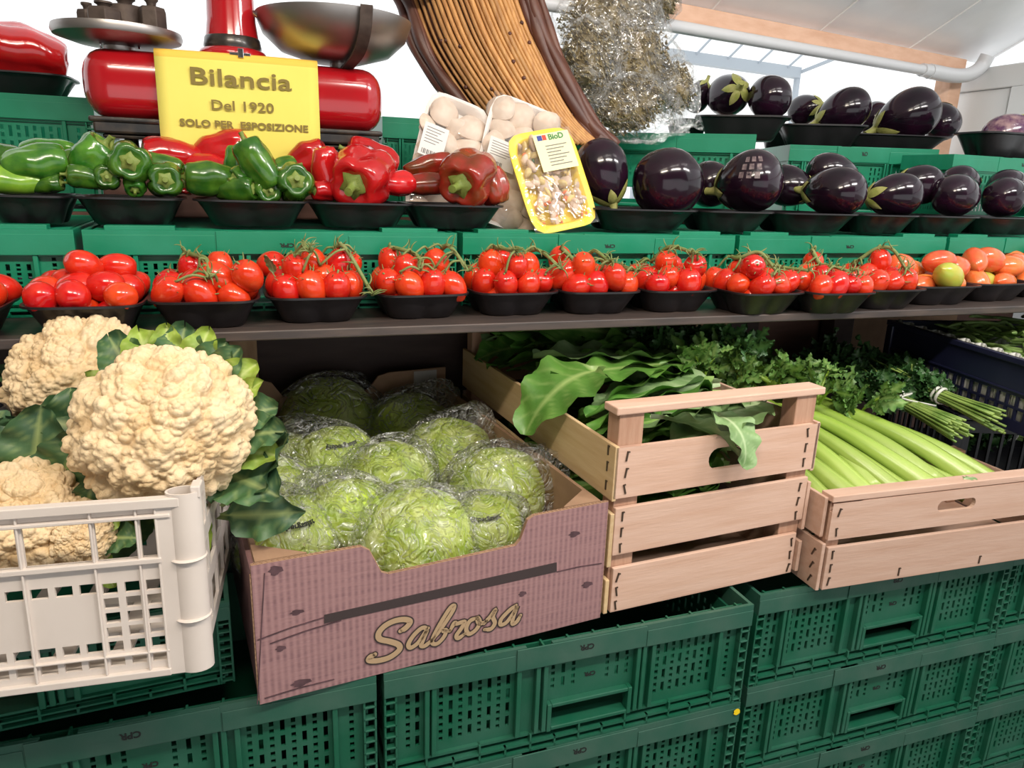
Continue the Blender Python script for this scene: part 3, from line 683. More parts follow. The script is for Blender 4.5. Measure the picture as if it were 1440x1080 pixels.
for k in [('green', 12, 228, .55, 25, (-1, -.3, .2), 'dark green pepper at the left edge, upper one on the leftmost pepper tray'),
          ('green', 50, 229, .52, 27, (1, .25, .1), 'plump dark green pepper with yellowish end, front of leftmost pepper tray'),
          ('greenlong', 68, 210, .60, 18, (-1, .3, -.2), 'long green pepper lying behind on the leftmost pepper tray'),
          ('lime', 14, 254, .515, 21, (-1, -.2, .1), 'bright lime green pepper, lower left of leftmost pepper tray'),
          ('green', 66, 258, .515, 14, (1, -.2, .1), 'small green pepper tucked low at the front of leftmost pepper tray'),
          ('green', 95, 229, .57, 19, (1, .2, .1), 'light green pepper at right end of the leftmost pepper tray'),
          ('greenbell', 131, 223, .54, 27, (.75, -.2, .9), 'green pepper with long stalk pointing up beside it, second pepper tray'),
          ('greenbell', 184, 229, .515, 27, (.05, -1, .05), 'green pepper showing its stem end to the front, second pepper tray'),
          ('green', 120, 248, .51, 16, (-1, -.3, .1), 'small green pepper low on the left of second pepper tray'),
          ('greenbell', 151, 250, .515, 17, (.1, -1, .1), 'small dull green pepper, stem forward, low middle of second pepper tray'),
          ('greenbell', 190, 259, .515, 14, (0, -.6, -.5), 'tiny green pepper at bottom middle of second pepper tray'),
          ('greenbell', 231, 252, .515, 23, (.15, -1, -.05), 'dark green pepper, stem forward, right end of second pepper tray'),
          ('green', 226, 237, .56, 19, (-1, .3, .2), 'dark green pepper lying behind at right of second pepper tray'),
          ('green', 298, 251, .52, 24, (-1, -.1, .02), 'dark green pepper with stem to the left on third pepper tray'),
          ('green', 362, 231, .51, 24, (-.45, .1, .9), 'dark green pepper standing tall and slanted in middle of third pepper tray'),
          ('green', 332, 232, .57, 17, (.2, .1, 1), 'slim green pepper upright behind the slanted one, third pepper tray'),
          ('green', 334, 267, .515, 19, (.9, -.5, .1), 'green pepper lying low at front left of third pepper tray'),
          ('greenbell', 374, 270, .515, 18, (.2, -1, .15), 'small green pepper, stem forward, low front middle of third pepper tray'),
          ('greenbell', 412, 258, .515, 25, (.15, -1, .2), 'dark green pepper showing its curled stem, right end of third pepper tray'),
          ('green', 345, 247, .52, 15, (-.8, -.6, -.2), 'small yellowish green pepper stub behind front of third pepper tray'),
          ('green', 395, 238, .57, 16, (1, .1, .3), 'green pepper half hidden at back right of third pepper tray')]:
    pepper(*k, 'green peppers on the display row')
for k in [('redlong', 243, 222, .66, 27, (-1, -.2, .1), 'shiny red pepper lying behind the second tray of green peppers'),
          ('redlong', 314, 213, .66, 25, (1, -.3, .3), 'orange red pepper lying behind the dark green peppers'),
          ('redlong', 290, 236, .64, 20, (1, -.3, -.2), 'dull red pepper low behind the dark green peppers'),
          ('red', 257, 258, .60, 16, (0, -1, 0), 'small dark red pepper low between second and third pepper trays'),
          ('red', 436, 226, .64, 25, (1, -.3, .5), 'red pepper behind, between the sign and the red pepper tray'),
          ('redlong', 522, 224, .62, 24, (-1, 0, .3), 'red pepper lying behind the large glossy red pepper'),
          ('redlong', 462, 244, .55, 23, (.2, .1, -1), 'dull red pepper leaning at left of the red pepper tray'),
          ('red', 512, 248, .515, 40, (-.55, -.85, -.35), 'largest glossy red pepper with green stem facing left front'),
          ('redlong', 458, 268, .515, 14, (-1, -.5, 0), 'small red pepper low at left of the red pepper tray'),
          ('red', 487, 272, .515, 14, (0, -.2, 1), 'small red pepper low at the front of the red pepper tray'),
          ('redlong', 558, 258, .53, 17, (1, .3, 0), 'red pepper at right end of the red pepper tray')]:
    pepper(*k, 'red peppers on the display row')
for k in [('brownlong', 603, 233, .58, 17, (1, .1, .25), 'long brown red pepper lying across back of brown red pepper tray'),
          ('brownlong', 598, 259, .54, 17, (1, -.1, .05), 'dull brown red pepper lying at left of brown red pepper tray'),
          ('brown', 660, 249, .51, 37, (-.65, -.8, -.35), 'large brown red pepper with green stem facing left front'),
          ('brown', 692, 262, .515, 22, (-.3, .2, 1), 'brown red pepper lobe at right end of brown red pepper tray')]:
    pepper(*k, 'brown red peppers on the display row')
s_ = at_y(156, 203, .535); o = MB().tube(catmull([(0, 0, -.03), (.001, 0, 0), (.004, 0, .012)], 4), [.0035]*8+[.0045], 8).build('stem', M['stem'], None, smooth=60); o.parent = [c for c in COL.objects if c.name.startswith('pepper') and 'long stalk' in c.get('label', '')][0]
par = o.parent; o.matrix_parent_inverse = Matrix.LocRotScale(par.location, par.rotation_euler, par.scale).inverted(); o.location = s_
L = at_y(-70, 100, .93); R_ = at_y(93, 100, .93)
tray('black foam tray holding a red pepper, on the far left rear crate', ((L.x+R_.x)/2, 1.02), R_.x-L.x, .18, 0, None, .7725)
pepper('redlong', 30, 72, 1.0, 36, (-1, -.1, .1), 'large red pepper high at the left edge above the rear green crate', 'red peppers on the rear crate')

# ------------------------------------------------------------------ eggplants
def egg_mesh(seed, L=1.3):
    r_ = random.Random(seed); p1 = r_.uniform(0, 6)
    def fn(u, v):
        a = PI*u; th = 2*PI*v; r = math.sin(a)**.85*(1-.22*math.cos(a)*.8-.05*math.cos(2*a)); r *= 1+.02*math.sin(2*th+p1)+.012*math.sin(5*th+p1)
        return (r*math.cos(th), r*math.sin(th), L*math.cos(a))
    return MB().grid(fn, 20, 28, closed=True).mesh('eggplant', M['egg'], 180)
EGG = [egg_mesh(1, 1.12), egg_mesh(2, 1.3), egg_mesh(3, 1.5)]
EGL = [1.12, 1.3, 1.5]
EGGV = egg_mesh(4, 1.3); EGGV.materials.clear(); EGGV.materials.append(M['egg_violet'])
def ecal_mesh(L, seed):
    r_ = random.Random(seed); mb = MB(); n = 5
    def R0(u): a = PI*u; return math.sin(a)**.85*(1-.22*math.cos(a)*.8-.05*math.cos(2*a))
    for k in range(n):                                   # pointed lobes hugging the shoulder
        a0 = 2*PI*k/n+r_.uniform(-.15, .15); ln = r_.uniform(.26, .36)
        def fn(u, v):
            t = u*ln; w_ = (PI/n)*1.05*(1-u)**.8*(1+.3*math.sin(PI*u)); th = a0+(v-.5)*2*w_
            r = R0(max(t, .004))*1.03+.012; return (r*math.cos(th), r*math.sin(th), L*math.cos(PI*t)*1.01+.02+.03*math.sin(PI*v))
        mb.grid(fn, 6, 4)
    mb.tube(catmull([(0, 0, L*.97), (.03, 0, L*1.16), (.12, .03, L*1.36)], 4), [.24, .2, .17, .15, .14, .135, .13, .13, .14], 9)
    return mb.mesh('calyx', M['egg_calyx'], 60)
ECAL = [ecal_mesh(L, k) for k, L in enumerate(EGL)]
def eggplant(px, py, Y, rpx, dirn, k, label, group, viol=False, mul=1.0):
    p = at_y(px, py, Y); r = rpx*mpp(p)*mul
    o = link('eggplant', EGGV if viol else EGG[k]); o.location = p; o.rotation_euler = aim(dirn, U(0, 6)); o.scale = (r, r, r)
    tag(o, label, 'eggplant', group); link('calyx', ECAL[k if not viol else 1], o); return o
et = [(845, 993), (985, 1100), (1083, 1218), (1203, 1305), (1288, 1397), (1383, 1500)]
ey = [.555, .555, .55, .555, .565, .57]
enm = ['two round eggplants beside the yellow pack', 'the scarred eggplant', 'eggplants with a pale stalk', 'a small wide eggplant', 'a wide dark eggplant', 'the last eggplant at right edge']
px_end = None
for (a, b), y, nm in zip(et, ey, enm):
    L = at_y(a, 295, .475); R_ = at_y(b, 295, .475); x0, x1 = L.x, R_.x
    if px_end is not None and x0 < px_end: x0 = px_end+.002
    px_end = x1
    tray('black foam tray under '+nm, ((x0+x1)/2, y), x1-x0, .165, 0, 'black trays on the display row', ZT+.003)
ge = 'eggplants on the display row'
for k in [(847, 243, .58, 36, (.25, -.45, -1), 1, 'tall eggplant with green calyx turned down, beside the yellow pack'),
          (937, 257, .53, 46, (.3, 1, .1), 0, 'big round glossy eggplant, second from left on the display row'),
          (996, 259, .66, 30, (.2, 1, 0), 1, 'eggplant half hidden between the round and the marked eggplants'),
          (1053, 256, .53, 41, (-.6, .8, -.3), 0, 'eggplant with square scar marks on its skin'),
          (1110, 262, .64, 27, (.5, -.8, -.25), 1, 'eggplant turned with its pale calyx to the front, behind the marked one'),
          (1173, 270, .52, 33, (-.5, .9, 0), 1, 'glossy eggplant in front of the one with the pale stalk'),
          (1172, 246, .62, 26, (1, -.25, -.25), 2, 'long eggplant lying with its pale green stalk to the right'),
          (1257, 275, .53, 29, (-1, .4, -.1), 1, 'wide eggplant alone at the front of the fourth eggplant tray'),
          (1293, 259, .60, 25, (-1, .3, .1), 1, 'eggplant lying behind the wide one of the fourth eggplant tray'),
          (1345, 275, .54, 28, (1, .5, 0), 2, 'wide dark eggplant second from the right on the display row'),
          (1352, 256, .60, 22, (1, .1, 0), 1, 'small eggplant behind the wide dark one'),
          (1414, 278, .53, 26, (1, .3, 0), 1, 'front eggplant at the right edge of the display row'),
          (1418, 262, .585, 22, (1, .1, .1), 2, 'eggplant lying behind the front one at right edge of display row')]:
    o = eggplant(*k[:6], k[6], ge)
    if 'square scar' in k[6]:
        from mathutils.bvhtree import BVHTree
        bv = BVHTree.FromPolygons([v.co for v in o.data.vertices], [tuple(p.vertices) for p in o.data.polygons]); qi = o.rotation_euler.to_quaternion().inverted()
        scm = mat('dry_scar', (0.20, 0.15, 0.15), 0.4, col2=(0.05, 0.03, 0.04), scale=9)
        for i in range(3):
            for j in range(3):
                V = []
                for (aa, bb) in ((0, 0), (.15, 0), (.15, .19), (0, .19)):
                    th = -2.55+.24*i+aa+.06*j; ph = .10+.26*j+bb; dd = qi @ Vector((math.cos(ph)*math.cos(th), math.cos(ph)*math.sin(th), math.sin(ph)))
                    V.append(bv.ray_cast(dd*3, -dd)[0]*1.012)
                link('scar_mark', MB().add(V+[p*.98 for p in V], [(0, 1, 2, 3), (7, 6, 5, 4), (0, 4, 5, 1), (1, 5, 6, 2), (2, 6, 7, 3), (3, 7, 4, 0)]).mesh('scar_mark', scm), o)
# upper row on the rear crates
def utray(x0, x1, py, Y, z, d, rz, label, tilt=(0, 0), hs=1.45):
    L = at_y(x0, py, Y-d/2*.8); R_ = at_y(x1, py, Y-d/2*.8)
    return tray(label, ((L.x+R_.x)/2, Y), (R_.x-L.x), d, rz, 'black trays on the rear crates', z, tilt, hs)
utray(962, 1003, 152, 1.22, .776, .14, -.1, 'small black tray behind the herb bags on the rear crate')
utray(1008, 1120, 152, 1.03, .776, .16, -.62, 'black tray of two eggplants high on the angled rear crate')
utray(1093, 1148, 172, 1.25, .772, .14, -.6, 'black tray in the gap between the two angled rear crates')
utray(1127, 1226, 166, 1.06, .771, .165, -.55, 'black tray under the upright eggplant near the pine post')
utray(1205, 1335, 183, 1.00, .771, .14, -.3, 'wide black tray under the largest rear eggplant', (0, 0), 1.0)
utray(1385, 1475, 205, .73, .7505, .14, 0, 'black tray of the violet eggplant in the corner by the window frame')
ge = 'eggplants on the rear crates'
for k in [(981, 136, 1.22, 17, (.35, -.3, .9), 1, 'eggplant with green stalk pointing up, behind the herb bags'),
          (1026, 133, 1.12, 27, (-.25, -.95, .15), 1, 'eggplant with big dry calyx facing front, left on high tray'),
          (1081, 137, 1.03, 28, (.3, .9, .2), 1, 'round eggplant with calyx turned away, right on high tray'),
          (1133, 154, 1.25, 19, (.25, -.9, .2), 1, 'small eggplant with yellowish calyx facing front in the gap'),
          (1186, 156, 1.06, 28, (-.9, .6, -.5), 1, 'upright eggplant alone on its tray near the pine post'),
          (1232, 168, 1.20, 22, (.8, .4, 0), 1, 'dark eggplant half hidden left of the largest rear eggplant'),
          (1276, 163, 1.00, 33, (-.8, .5, -.45), 1, 'largest rear eggplant, lying beside the pine post'),
          (1324, 170, 1.05, 22, (.2, .6, .7), 1, 'eggplant half hidden at right of the largest rear one, by the post')]:
    eggplant(*k[:6], k[6], ge)
eggplant(1418, 188, .73, 26, (.6, -.6, .3), 1, 'violet eggplant with torn pale calyx in the corner tray', ge, viol=True)

# ------------------------------------------------------------------ antique scale with its sign
SY = .74
bx_ = thing('wooden_box', 'low brown wooden box standing under the red antique scale', 'box', (0, 0, 0))
MB().box(-.37, .12, .665, .855, .5565, .647).build('box_body', M['mid_wood'], bx_, bevel=.003)
sc = thing('antique_scale', 'red enamelled antique shop scale with round weight plate and steel pan', 'scale', (-.125, SY, .6475))
XL, XR, RB = -.268, .262, .066
def body():
    mb = MB(); V = []; n = 40; m_ = 26
    def fn(u, v):
        x = XL+(XR-XL)*(.5-.5*math.cos(PI*u)) if False else XL+(XR-XL)*u
        e = min(u, 1-u)*(XR-XL); r = RB*(1-(max(0, 1-e/.05))**2.6)**.42 if e < .05 else RB
        th = 2*PI*v; p = 3.2; c, s_ = math.cos(th), math.sin(th); k = (abs(c)**p+abs(s_)**p)**(-1/p)
        return (x, c*k*r*1.0, .137+s_*k*r*.90)
    return mb.grid(lambda u, v: fn(.5-.5*math.cos(PI*u), v), 40, 32, closed=True)
body().build('body', M['scale_red'], sc, smooth=180)
b = MB(); b.box(-.252, .248, -.062, .062, .052, .078); b.box(-.240, .236, -.055, .055, .044, .052); b.box(-.258, .254, -.066, .066, .070, .080); b.build('base_plate', M['black_enamel'], sc, bevel=.004)
for x, y in ((-.20, -.04), (-.20, .04), (.165, -.04), (.165, .04)):
    MB().lathe([(.020, 0), (.022, .006), (.010, .016), (.007, .044)], 12, (x, y, .0005)).build('foot', M['black_enamel'], sc, smooth=50)
MB().lathe([(.008, .0), (.008, .044)], 10, (.205, -.045, .0005)).build('stop_pin', M['black_enamel'], sc, smooth=50)
ax = -.0135
MB().lathe([(.060, .196), (.062, .202), (.058, .210), (.050, .214)], 36, (ax, 0, 0)).build('column_foot', M['scale_red'], sc, smooth=50)
MB().lathe([(.0505, .213), (.0515, .218), (.049, .232), (.0475, .234)], 36, (ax, 0, 0)).build('column_ring', M['black_enamel'], sc, smooth=40)
MB().lathe([(.047, .233), (.043, .262), (.041, .32), (.041, .40), (.050, .43), (0, .435)], 36, (ax, 0, 0)).build('column', M['scale_red'], sc, smooth=60)
o = MB().lathe([(0, -.003), (.0045, -.002), (.0045, .002), (0, .003)], 12, (0, 0, 0)).build('screw', M['chrome'], sc, smooth=60); o.location = (ax+.004, -.043, .300); o.rotation_euler = (PI/2, 0, 0)
la = MB(); la.box(-.020, .016, -.068, -.055, .196, .201); la.box(-.006, .004, -.072, -.06, .192, .208); la.build('latch', M['chrome'], sc, bevel=.001)
# weight plate (left)
pl_ = MB(); pl_.lathe([(.0, .202), (.02, .202), (.07, .205), (.103, .215), (.106, .222), (.104, .230), (.0, .232)], 48, (-.205, 0, 0)); pl_.build('weight_plate', M['steel'], sc, smooth=40)
MB().lathe([(.026, .190), (.024, .197), (.026, .204)], 24, (-.205, 0, 0)).build('plate_post', M['steel'], sc, smooth=40)
MB().tube(catmull([(-.232, -.01, .19), (-.234, -.016, .21), (-.228, -.014, .222), (-.175, -.014, .224), (-.172, -.012, .2)], 4), .0022, 6).build('wire_clip', M['chrome'], sc, smooth=180)
# pan (right)
pn = MB(); pc = (.175, .0, .188)
prof = [(.0, .024), (.05, .026), (.10, .040), (.130, .064), (.140, .086), (.143, .094), (.147, .096), (.146, .090), (.135, .062), (.104, .034), (.05, .018), (.0, .016)]
pn.lathe([(r, z+.0) for r, z in prof][::-1], 56, pc); pn.build('pan', M['steel'], sc, smooth=60)
def bracket(sg):
    mb = MB(); P = [(pc[0]+.012, -sg*.0, pc[2]+.004), (pc[0]+.02, -sg*.05, pc[2]+.012), (pc[0]+.03, -sg*.105, pc[2]+.028), (pc[0]+.036, -sg*.140, pc[2]+.060), (pc[0]+.038, -sg*.152, pc[2]+.098)]
    P = catmull(P, 5); V = []; 
    for p in P: V += [p+Vector((-.011, 0, 0)), p+Vector((.011, 0, 0)), p+Vector((.011, -sg*.003, -.004)), p+Vector((-.011, -sg*.003, -.004))]
    k = len(P); F = [(4*i+j, 4*i+(j+1) % 4, 4*(i+1)+(j+1) % 4, 4*(i+1)+j) for i in range(k-1) for j in range(4)]+[(0, 1, 2, 3), (4*k-4, 4*k-3, 4*k-2, 4*k-1)]
    return mb.add(V, F)
for sg in (1, -1): bracket(sg).build('pan_bracket', M['iron'], sc, smooth=40)
MB().lathe([(.021, .190), (.019, .21), (.021, .226)], 20, (pc[0]+.008, 0, 0)).build('pan_post', M['steel'], sc, smooth=40)
MB().tube(catmull([(pc[0]-.142, -.01, pc[2]+.085), (pc[0]-.158, -.02, pc[2]+.10), (pc[0]-.166, -.03, pc[2]+.13), (pc[0]-.162, -.03, pc[2]+.16), (pc[0]-.15, -.03, pc[2]+.19)], 5), .0032, 7).build('pan_handle', M['chrome'], sc, smooth=180)
# cast weights on the plate
def weight(loc, r, h, six, label):
    t = thing('cast_weight', label, 'weight', loc, U(0, 1), 'iron weights on the scale plate'); n = 6 if six else 20
    MB().lathe([(r, 0), (r, h*.8), (r*.9, h), (r*.35, h), (r*.3, h*1.12)], n).build('body', M['iron'], t, smooth=None if six else 40, bevel=.0015)
    MB().lathe([(r*.32, h*1.08), (r*.36, h*1.2), (r*.5, h*1.28), (r*.5, h*1.4), (0, h*1.42)], 14).build('knob', M['iron'], t, smooth=50)
wb = Vector((-.125-.205, SY, 0.6475+.2325))
for dx, dy, r, h, six, lb in ((-.015, -.030, .029, .026, True, 'flat six-sided iron weight at front left of the scale plate'), (.012, .030, .036, .042, False, 'tallest rusty round iron weight at the back of the scale plate'), (.058, .0, .024, .040, True, 'narrow iron weight on right side of the scale plate'), (-.05, .028, .018, .030, True, 'smallest iron weight behind the flat one on the scale plate')):
    weight(wb+Vector((dx, dy, 0)), r, h, six, lb)
# paper sign hung over the body
sg = thing('paper_sign', 'yellow paper sign with Italian lettering hung over the red scale', 'sign', (-.125, SY, .6475))
SX0, SX1 = -.144, .133
fy = -RB-.003
def sgn(u, v):
    x = SX0+(SX1-SX0)*v; q_ = u*.27
    if q_ < .05: yy, zz = -.012-(.055)*(q_/.05), .2005-.004*(q_/.05)
    else: yy, zz = fy-.0015*math.sin(v*7+u*3)-.010*(q_-.05)/.2, .1965-(q_-.05)
    return (x, yy, zz+.002*math.sin(v*2.2))
sm = MB(); sm.grid(sgn, 30, 14); mm = sm.mesh('sheet', [M['sign'], M['sign_fold']], 180)
for p in mm.polygons:
    if p.center.z > .188: p.material_index = 1
so = link('sheet', mm, sg); so.modifiers.new('thick', 'SOLIDIFY').thickness = .0006
for body_t, size, off, x, z in (('Bilancia', .040, .0007, -.003, .142), ('Del 1920', .0235, .0004, -.003, .101), ('SOLO PER  ESPOSIZIONE', .0172, .0006, .0, .070)):
    me = text_mesh(body_t, size, off, .0002, 'CENTER', 1.02)
    wdt = max(v.co.x for v in me.vertices)-min(v.co.x for v in me.vertices); tgt = {'B': .172, 'D': .107, 'S': .222}[body_t[0]]
    for v in me.vertices: v.co.x *= tgt/wdt
    put_text('lettering', me, M['sign_ink'], sg, (x, fy-.0036-.010*(.1965-z)/.2*1.0, z), (PI/2+.045, 0, 0))

# ------------------------------------------------------------------ wicker basket leaning behind the packs
bk = thing('wicker_basket', 'tilted wicker basket of peeled brown willow rods behind the mushroom packs', 'basket', (0, 0, 0), 0)
BL = [at_y(556, -38, .97), at_y(572, 5, .96), at_y(596, 70, .93), at_y(640, 140, .90), at_y(690, 205, .87)]
BR = [at_y(722, -38, .86), at_y(736, 5, .85), at_y(762, 75, .83), at_y(806, 165, .80), at_y(840, 205, .79)]
BLc, BRc = catmull(BL, 8), catmull(BR, 8); NS = 24
for k in range(NS):
    s_ = (k+.5)/NS; P = []; ph = U(0, 6); wob = U(-.004, .004)
    for j in range(0, len(BLc), 1):
        t = j/(len(BLc)-1); p = BLc[j].lerp(BRc[j], min(1, max(0, s_+wob*math.sin(5*t+ph)+.05*(t-.5)*math.sin(PI*s_)))); p = p+Vector((0, -.07*math.sin(PI*s_)**.8-.03*t*t, 0)); P.append(p)
    r = U(.0036, .0058)
    MB().tube(P, [r*(.85+.3*abs(math.sin(3*t_/len(P)+ph))) for t_ in range(len(P))], 6).build('rod', M['withy'], bk, smooth=180)
for s_, rr in ((-.015, .0135), (-.07, .012), (.012, .009), (1.0, .014), (1.05, .013), (1.10, .012), (1.14, .010), (1.07, .011), (.97, .010)):
    ph = U(0, 6); P = [BLc[j].lerp(BRc[j], s_+.012*math.sin(j*.35+ph))+Vector((0, -.02+(.02 if s_ > 1.06 or s_ < -.03 else 0)-.03*(j/len(BLc))**2, 0)) for j in range(len(BLc))]
    MB().tube(P, [rr*(1+.15*math.sin(j*.7+ph)) for j in range(len(P))], 7).build('rim_rod', M['withy_dark'], bk, smooth=180)
hb = MB(); hb.grid(lambda u, v: tuple(BLc[int(u*(len(BLc)-1))].lerp(BRc[int(u*(len(BLc)-1))], v)+Vector((0, .016-.07*math.sin(PI*v)**.8, 0))), len(BLc)-1, 12); hb.build('gap_shade_sheet', M['withy_dark'], bk, smooth=180)  # dark sheet added behind the rods, painting shade into their gaps
for k in range(14):
    j = rnd.randrange(6, len(BLc)-6); s_ = U(.05, .95); p = BLc[j].lerp(BRc[j], s_)+Vector((0, -.07*math.sin(PI*s_)**.8-.03*(j/len(BLc))**2-.004, 0))
    o = MB().lathe([(0, -.003), (.005, -.001), (.0035, .003), (0, .0035)], 8).build('knot', M['withy_dark'], bk, smooth=180); o.location = p; o.rotation_euler = (PI/2, 0, 0)

# ------------------------------------------------------------------ bags of dried oregano
def herb_bag(label, px, py, Y, rx, ry, seed, n=1500, tail=None, spx=0, tilt=0.0):
    c = at_y(px, py, Y); q_ = mpp(c); t = thing('herb_bag', label, 'bag', c, 0, 'clear bags of dried oregano'); g = np.random.default_rng(seed)
    R = Vector((rx*q_, .055, ry*q_)); ct, st_ = math.cos(tilt), math.sin(tilt)
    mb = MB(); V = []; F = []; A = []
    for i in range(n):
        d_ = g.normal(size=3); d_ /= np.linalg.norm(d_); rr = g.uniform(.55, 1)**.5*.92*(1+.10*math.sin(5*d_[0]+seed)*math.sin(4*d_[2]))
        x, y, z = d_[0]*rr*R.x, d_[1]*rr*R.y, d_[2]*rr*R.z; p = Vector((x*ct-z*st_, y, x*st_+z*ct)); s_ = g.uniform(.003, .0085); o_ = len(V)
        bud = i % 5 != 0
        if bud:
            for a, b_, c_ in ((1, 0, -.3), (-.6, .8, 0), (-.5, -.8, .2), (0, .1, 1.1)): V.append(p+Vector((a, b_, c_))*s_*g.uniform(.6, 1.1))
            F += [(o_, o_+1, o_+3), (o_+1, o_+2, o_+3), (o_+2, o_, o_+3), (o_, o_+2, o_+1)]; A += [float(g.uniform(0, 1))**2]*4
        else:
            e_ = Vector(g.normal(size=3)).normalized()*s_*3.5; w_ = Vector((0, 0, 1)).cross(e_).normalized()*.0007
            V += [p-e_-w_, p-e_+w_, p+e_+w_, p+e_-w_]; F.append((o_, o_+1, o_+2, o_+3)); A += [.1]*4
    mb.add(V, F, 0, A); tag(mb.build('dried_herb', M['herb'], t), kind='stuff')
    core = MB().grid(lambda u, v: ((math.sin(PI*u)*math.cos(2*PI*v)*R.x*.72)*ct-(math.cos(PI*u)*R.z*.72)*st_, math.sin(PI*u)*math.sin(2*PI*v)*R.y*.7, (math.sin(PI*u)*math.cos(2*PI*v)*R.x*.72)*st_+(math.cos(PI*u)*R.z*.72)*ct), 10, 14, closed=True)
    tag(core.build('herb_core', M['herb'], t, smooth=180), kind='stuff')
    def fn(u, v):
        a = PI*u; th = 2*PI*v
        k_ = 1.06+.07*math.sin(7*th+3*a+seed)*math.sin(a)+.05*math.sin(13*th-5*a+2*seed)+.05*math.sin(9*a+seed*1.7)
        x, y, z = math.sin(a)*math.cos(th)*R.x*k_, math.sin(a)*math.sin(th)*R.y*k_*1.1, math.cos(a)*R.z*k_
        if tail:
            for (tx, tz, wd, ln) in tail:
                da = x/R.x*tx+z/R.z*tz
                if da > .55: f_ = ((da-.55)/.5)**1.3; sh_ = 1-.75*min(1, f_); x, z = x+(tx*ln*f_), z+(tz*ln*f_); y *= sh_
        return (x*ct-z*st_, y, x*st_+z*ct)
    film_ = MB().grid(fn, 36, 48, closed=True); film_.build('film', M['bag'], t, smooth=50)
    return t
herb_bag('big clear bag of dried oregano hanging at the top beside the basket', 858, 25, .92, 84, 60, 3, 1500, [(.4, .9, 0, .05)])
herb_bag('rounded clear bag of dried oregano in front, touching the basket rim', 826, 84, .87, 44, 52, 5, 1100, [(-.2, -.97, 0, .03)], tilt=.1)
herb_bag('clear bag of dried oregano with a bright tied tail at the right', 895, 85, .90, 56, 72, 8, 1400, [(.8, -.6, 0, .07)], tilt=.25)
herb_bag('lowest clear bag of dried oregano slumping over the rear crate', 884, 152, .86, 62, 40, 11, 1200, [(.75, -.66, 0, .06)], tilt=.35)
herb_bag('small clear bag of dried oregano at the right, next to an eggplant', 948, 125, .90, 30, 40, 14, 500, [(.6, -.8, 0, .04)], tilt=.2)
herb_bag('bag end of dried oregano sticking out at the top right', 928, 5, .95, 26, 26, 17, 400)
herb_bag('dark clear bag of dried oregano behind, along the basket rim', 842, 128, .90, 40, 40, 19, 900, tilt=-.3)

# ------------------------------------------------------------------ mushroom packs and the yellow soup-mix pack
def pack(name, label, cat, corners, m, depth, Ywin, lab, group):
    """corners: pixels TL, TR, BR, BL with their depth; builds a leaning shallow foam tray in its own plane."""
    TL, TR, BR_, BL_ = [at_y(*c) for c in corners]
    o_ = (BL_+BR_)/2; X = ((TR+BR_)-(TL+BL_)); W = X.length/2; X.normalize(); Z = ((TL+TR)-(BL_+BR_)); H = Z.length/2; Z.normalize(); X = (X-Z*X.dot(Z)).normalized(); N = X.cross(Z)
    t = bpy.data.objects.new(name, None); COL.objects.link(t); t.matrix_world = Matrix(((X.x, -N.x*-1, Z.x, o_.x), (X.y, N.y, Z.y, o_.y), (X.z, N.z, Z.z, o_.z), (0, 0, 0, 1)))
    t.matrix_world = Matrix(((X.x, -N.x, Z.x, o_.x), (X.y, -N.y, Z.y, o_.y), (X.z, -N.z, Z.z, o_.z), (0, 0, 0, 1))) if False else Matrix(((X.x, Z.cross(X).x, Z.x, o_.x), (X.y, Z.cross(X).y, Z.y, o_.y), (X.z, Z.cross(X).z, Z.z, o_.z), (0, 0, 0, 1)))
    tag(t, label, cat, group)
    n = 40
    def ring(s_, y, p=6.0):
        R_ = []
        for j in range(n):
            th = 2*PI*j/n; c, s2 = math.cos(th), math.sin(th); r = (abs(c)**p+abs(s2)**p)**(-1/p); a = W/2-s_; b_ = H/2-s_; R_.append((c*r*a, y, H/2+s2*r*b_))
        return R_
    rim = .012 if m == 'yellow_tray' else .006
    L_ = [ring(.012, depth), ring(.004, .004), ring(0, .001), ring(0, -.002), ring(rim, -.002), ring(rim+.004, .002), ring(rim+.010, depth*.8)]
    V = [p for r in L_ for p in r]; k = len(L_); F = [(i*n+j, i*n+(j+1) % n, (i+1)*n+(j+1) % n, (i+1)*n+j) for i in range(k-1) for j in range(n)]+[tuple(range(n)), tuple(range((k-1)*n, k*n))]
    MB().add(V, F).build('tray', M[m], t, smooth=40)
    return t, W, H, rim
def cling(t, W, H, rim, bulge, seed):
    def fn(u, v):
        e = max(0.0, min(1, min(u, 1-u, v, 1-v)*6)); x = (u-.5)*(W-.004); z = H/2+(v-.5)*(H-.004); s_ = math.sin(PI*u)*math.sin(PI*v)
        return (x, -.003-bulge*s_**.5-.0012*e*math.sin(23*u+9*v+seed), z)
    MB().grid(fn, 24, 24).build('cling_wrap', M['cling'], t, smooth=180)
def blob_mesh(name, m, seed, fl=.7, n=9):
    r_ = random.Random(seed); ph = [r_.uniform(0, 6) for _ in range(3)]
    def fn(u, v):
        a = PI*u; th = 2*PI*v; k = 1+.14*math.sin(2*th+ph[0])*math.sin(a)+.10*math.sin(3*a+ph[1]+th)
        return (math.sin(a)*math.cos(th)*k, math.sin(a)*math.sin(th)*k, math.cos(a)*fl)
    return MB().grid(fn, n, n+4, closed=True).mesh(name, m, 180)
def cap_mesh(seed):
    r_ = random.Random(seed); ph = r_.uniform(0, 6); prof = [(0, .42), (.45, .38), (.80, .20), (1.0, -.06), (.93, -.20), (.55, -.10), (.30, -.14), (.27, -.55), (.32, -.80), (0, -.84)]
    mb = MB().lathe(prof, 18); mb.v = [(x*(1+.12*math.sin(2*math.atan2(y, x)+ph)), y*(1+.08*math.sin(3*math.atan2(y, x)+ph)), z+.08*x) for x, y, z in mb.v]
    return mb.mesh('mushroom', M['mushroom'], 60)
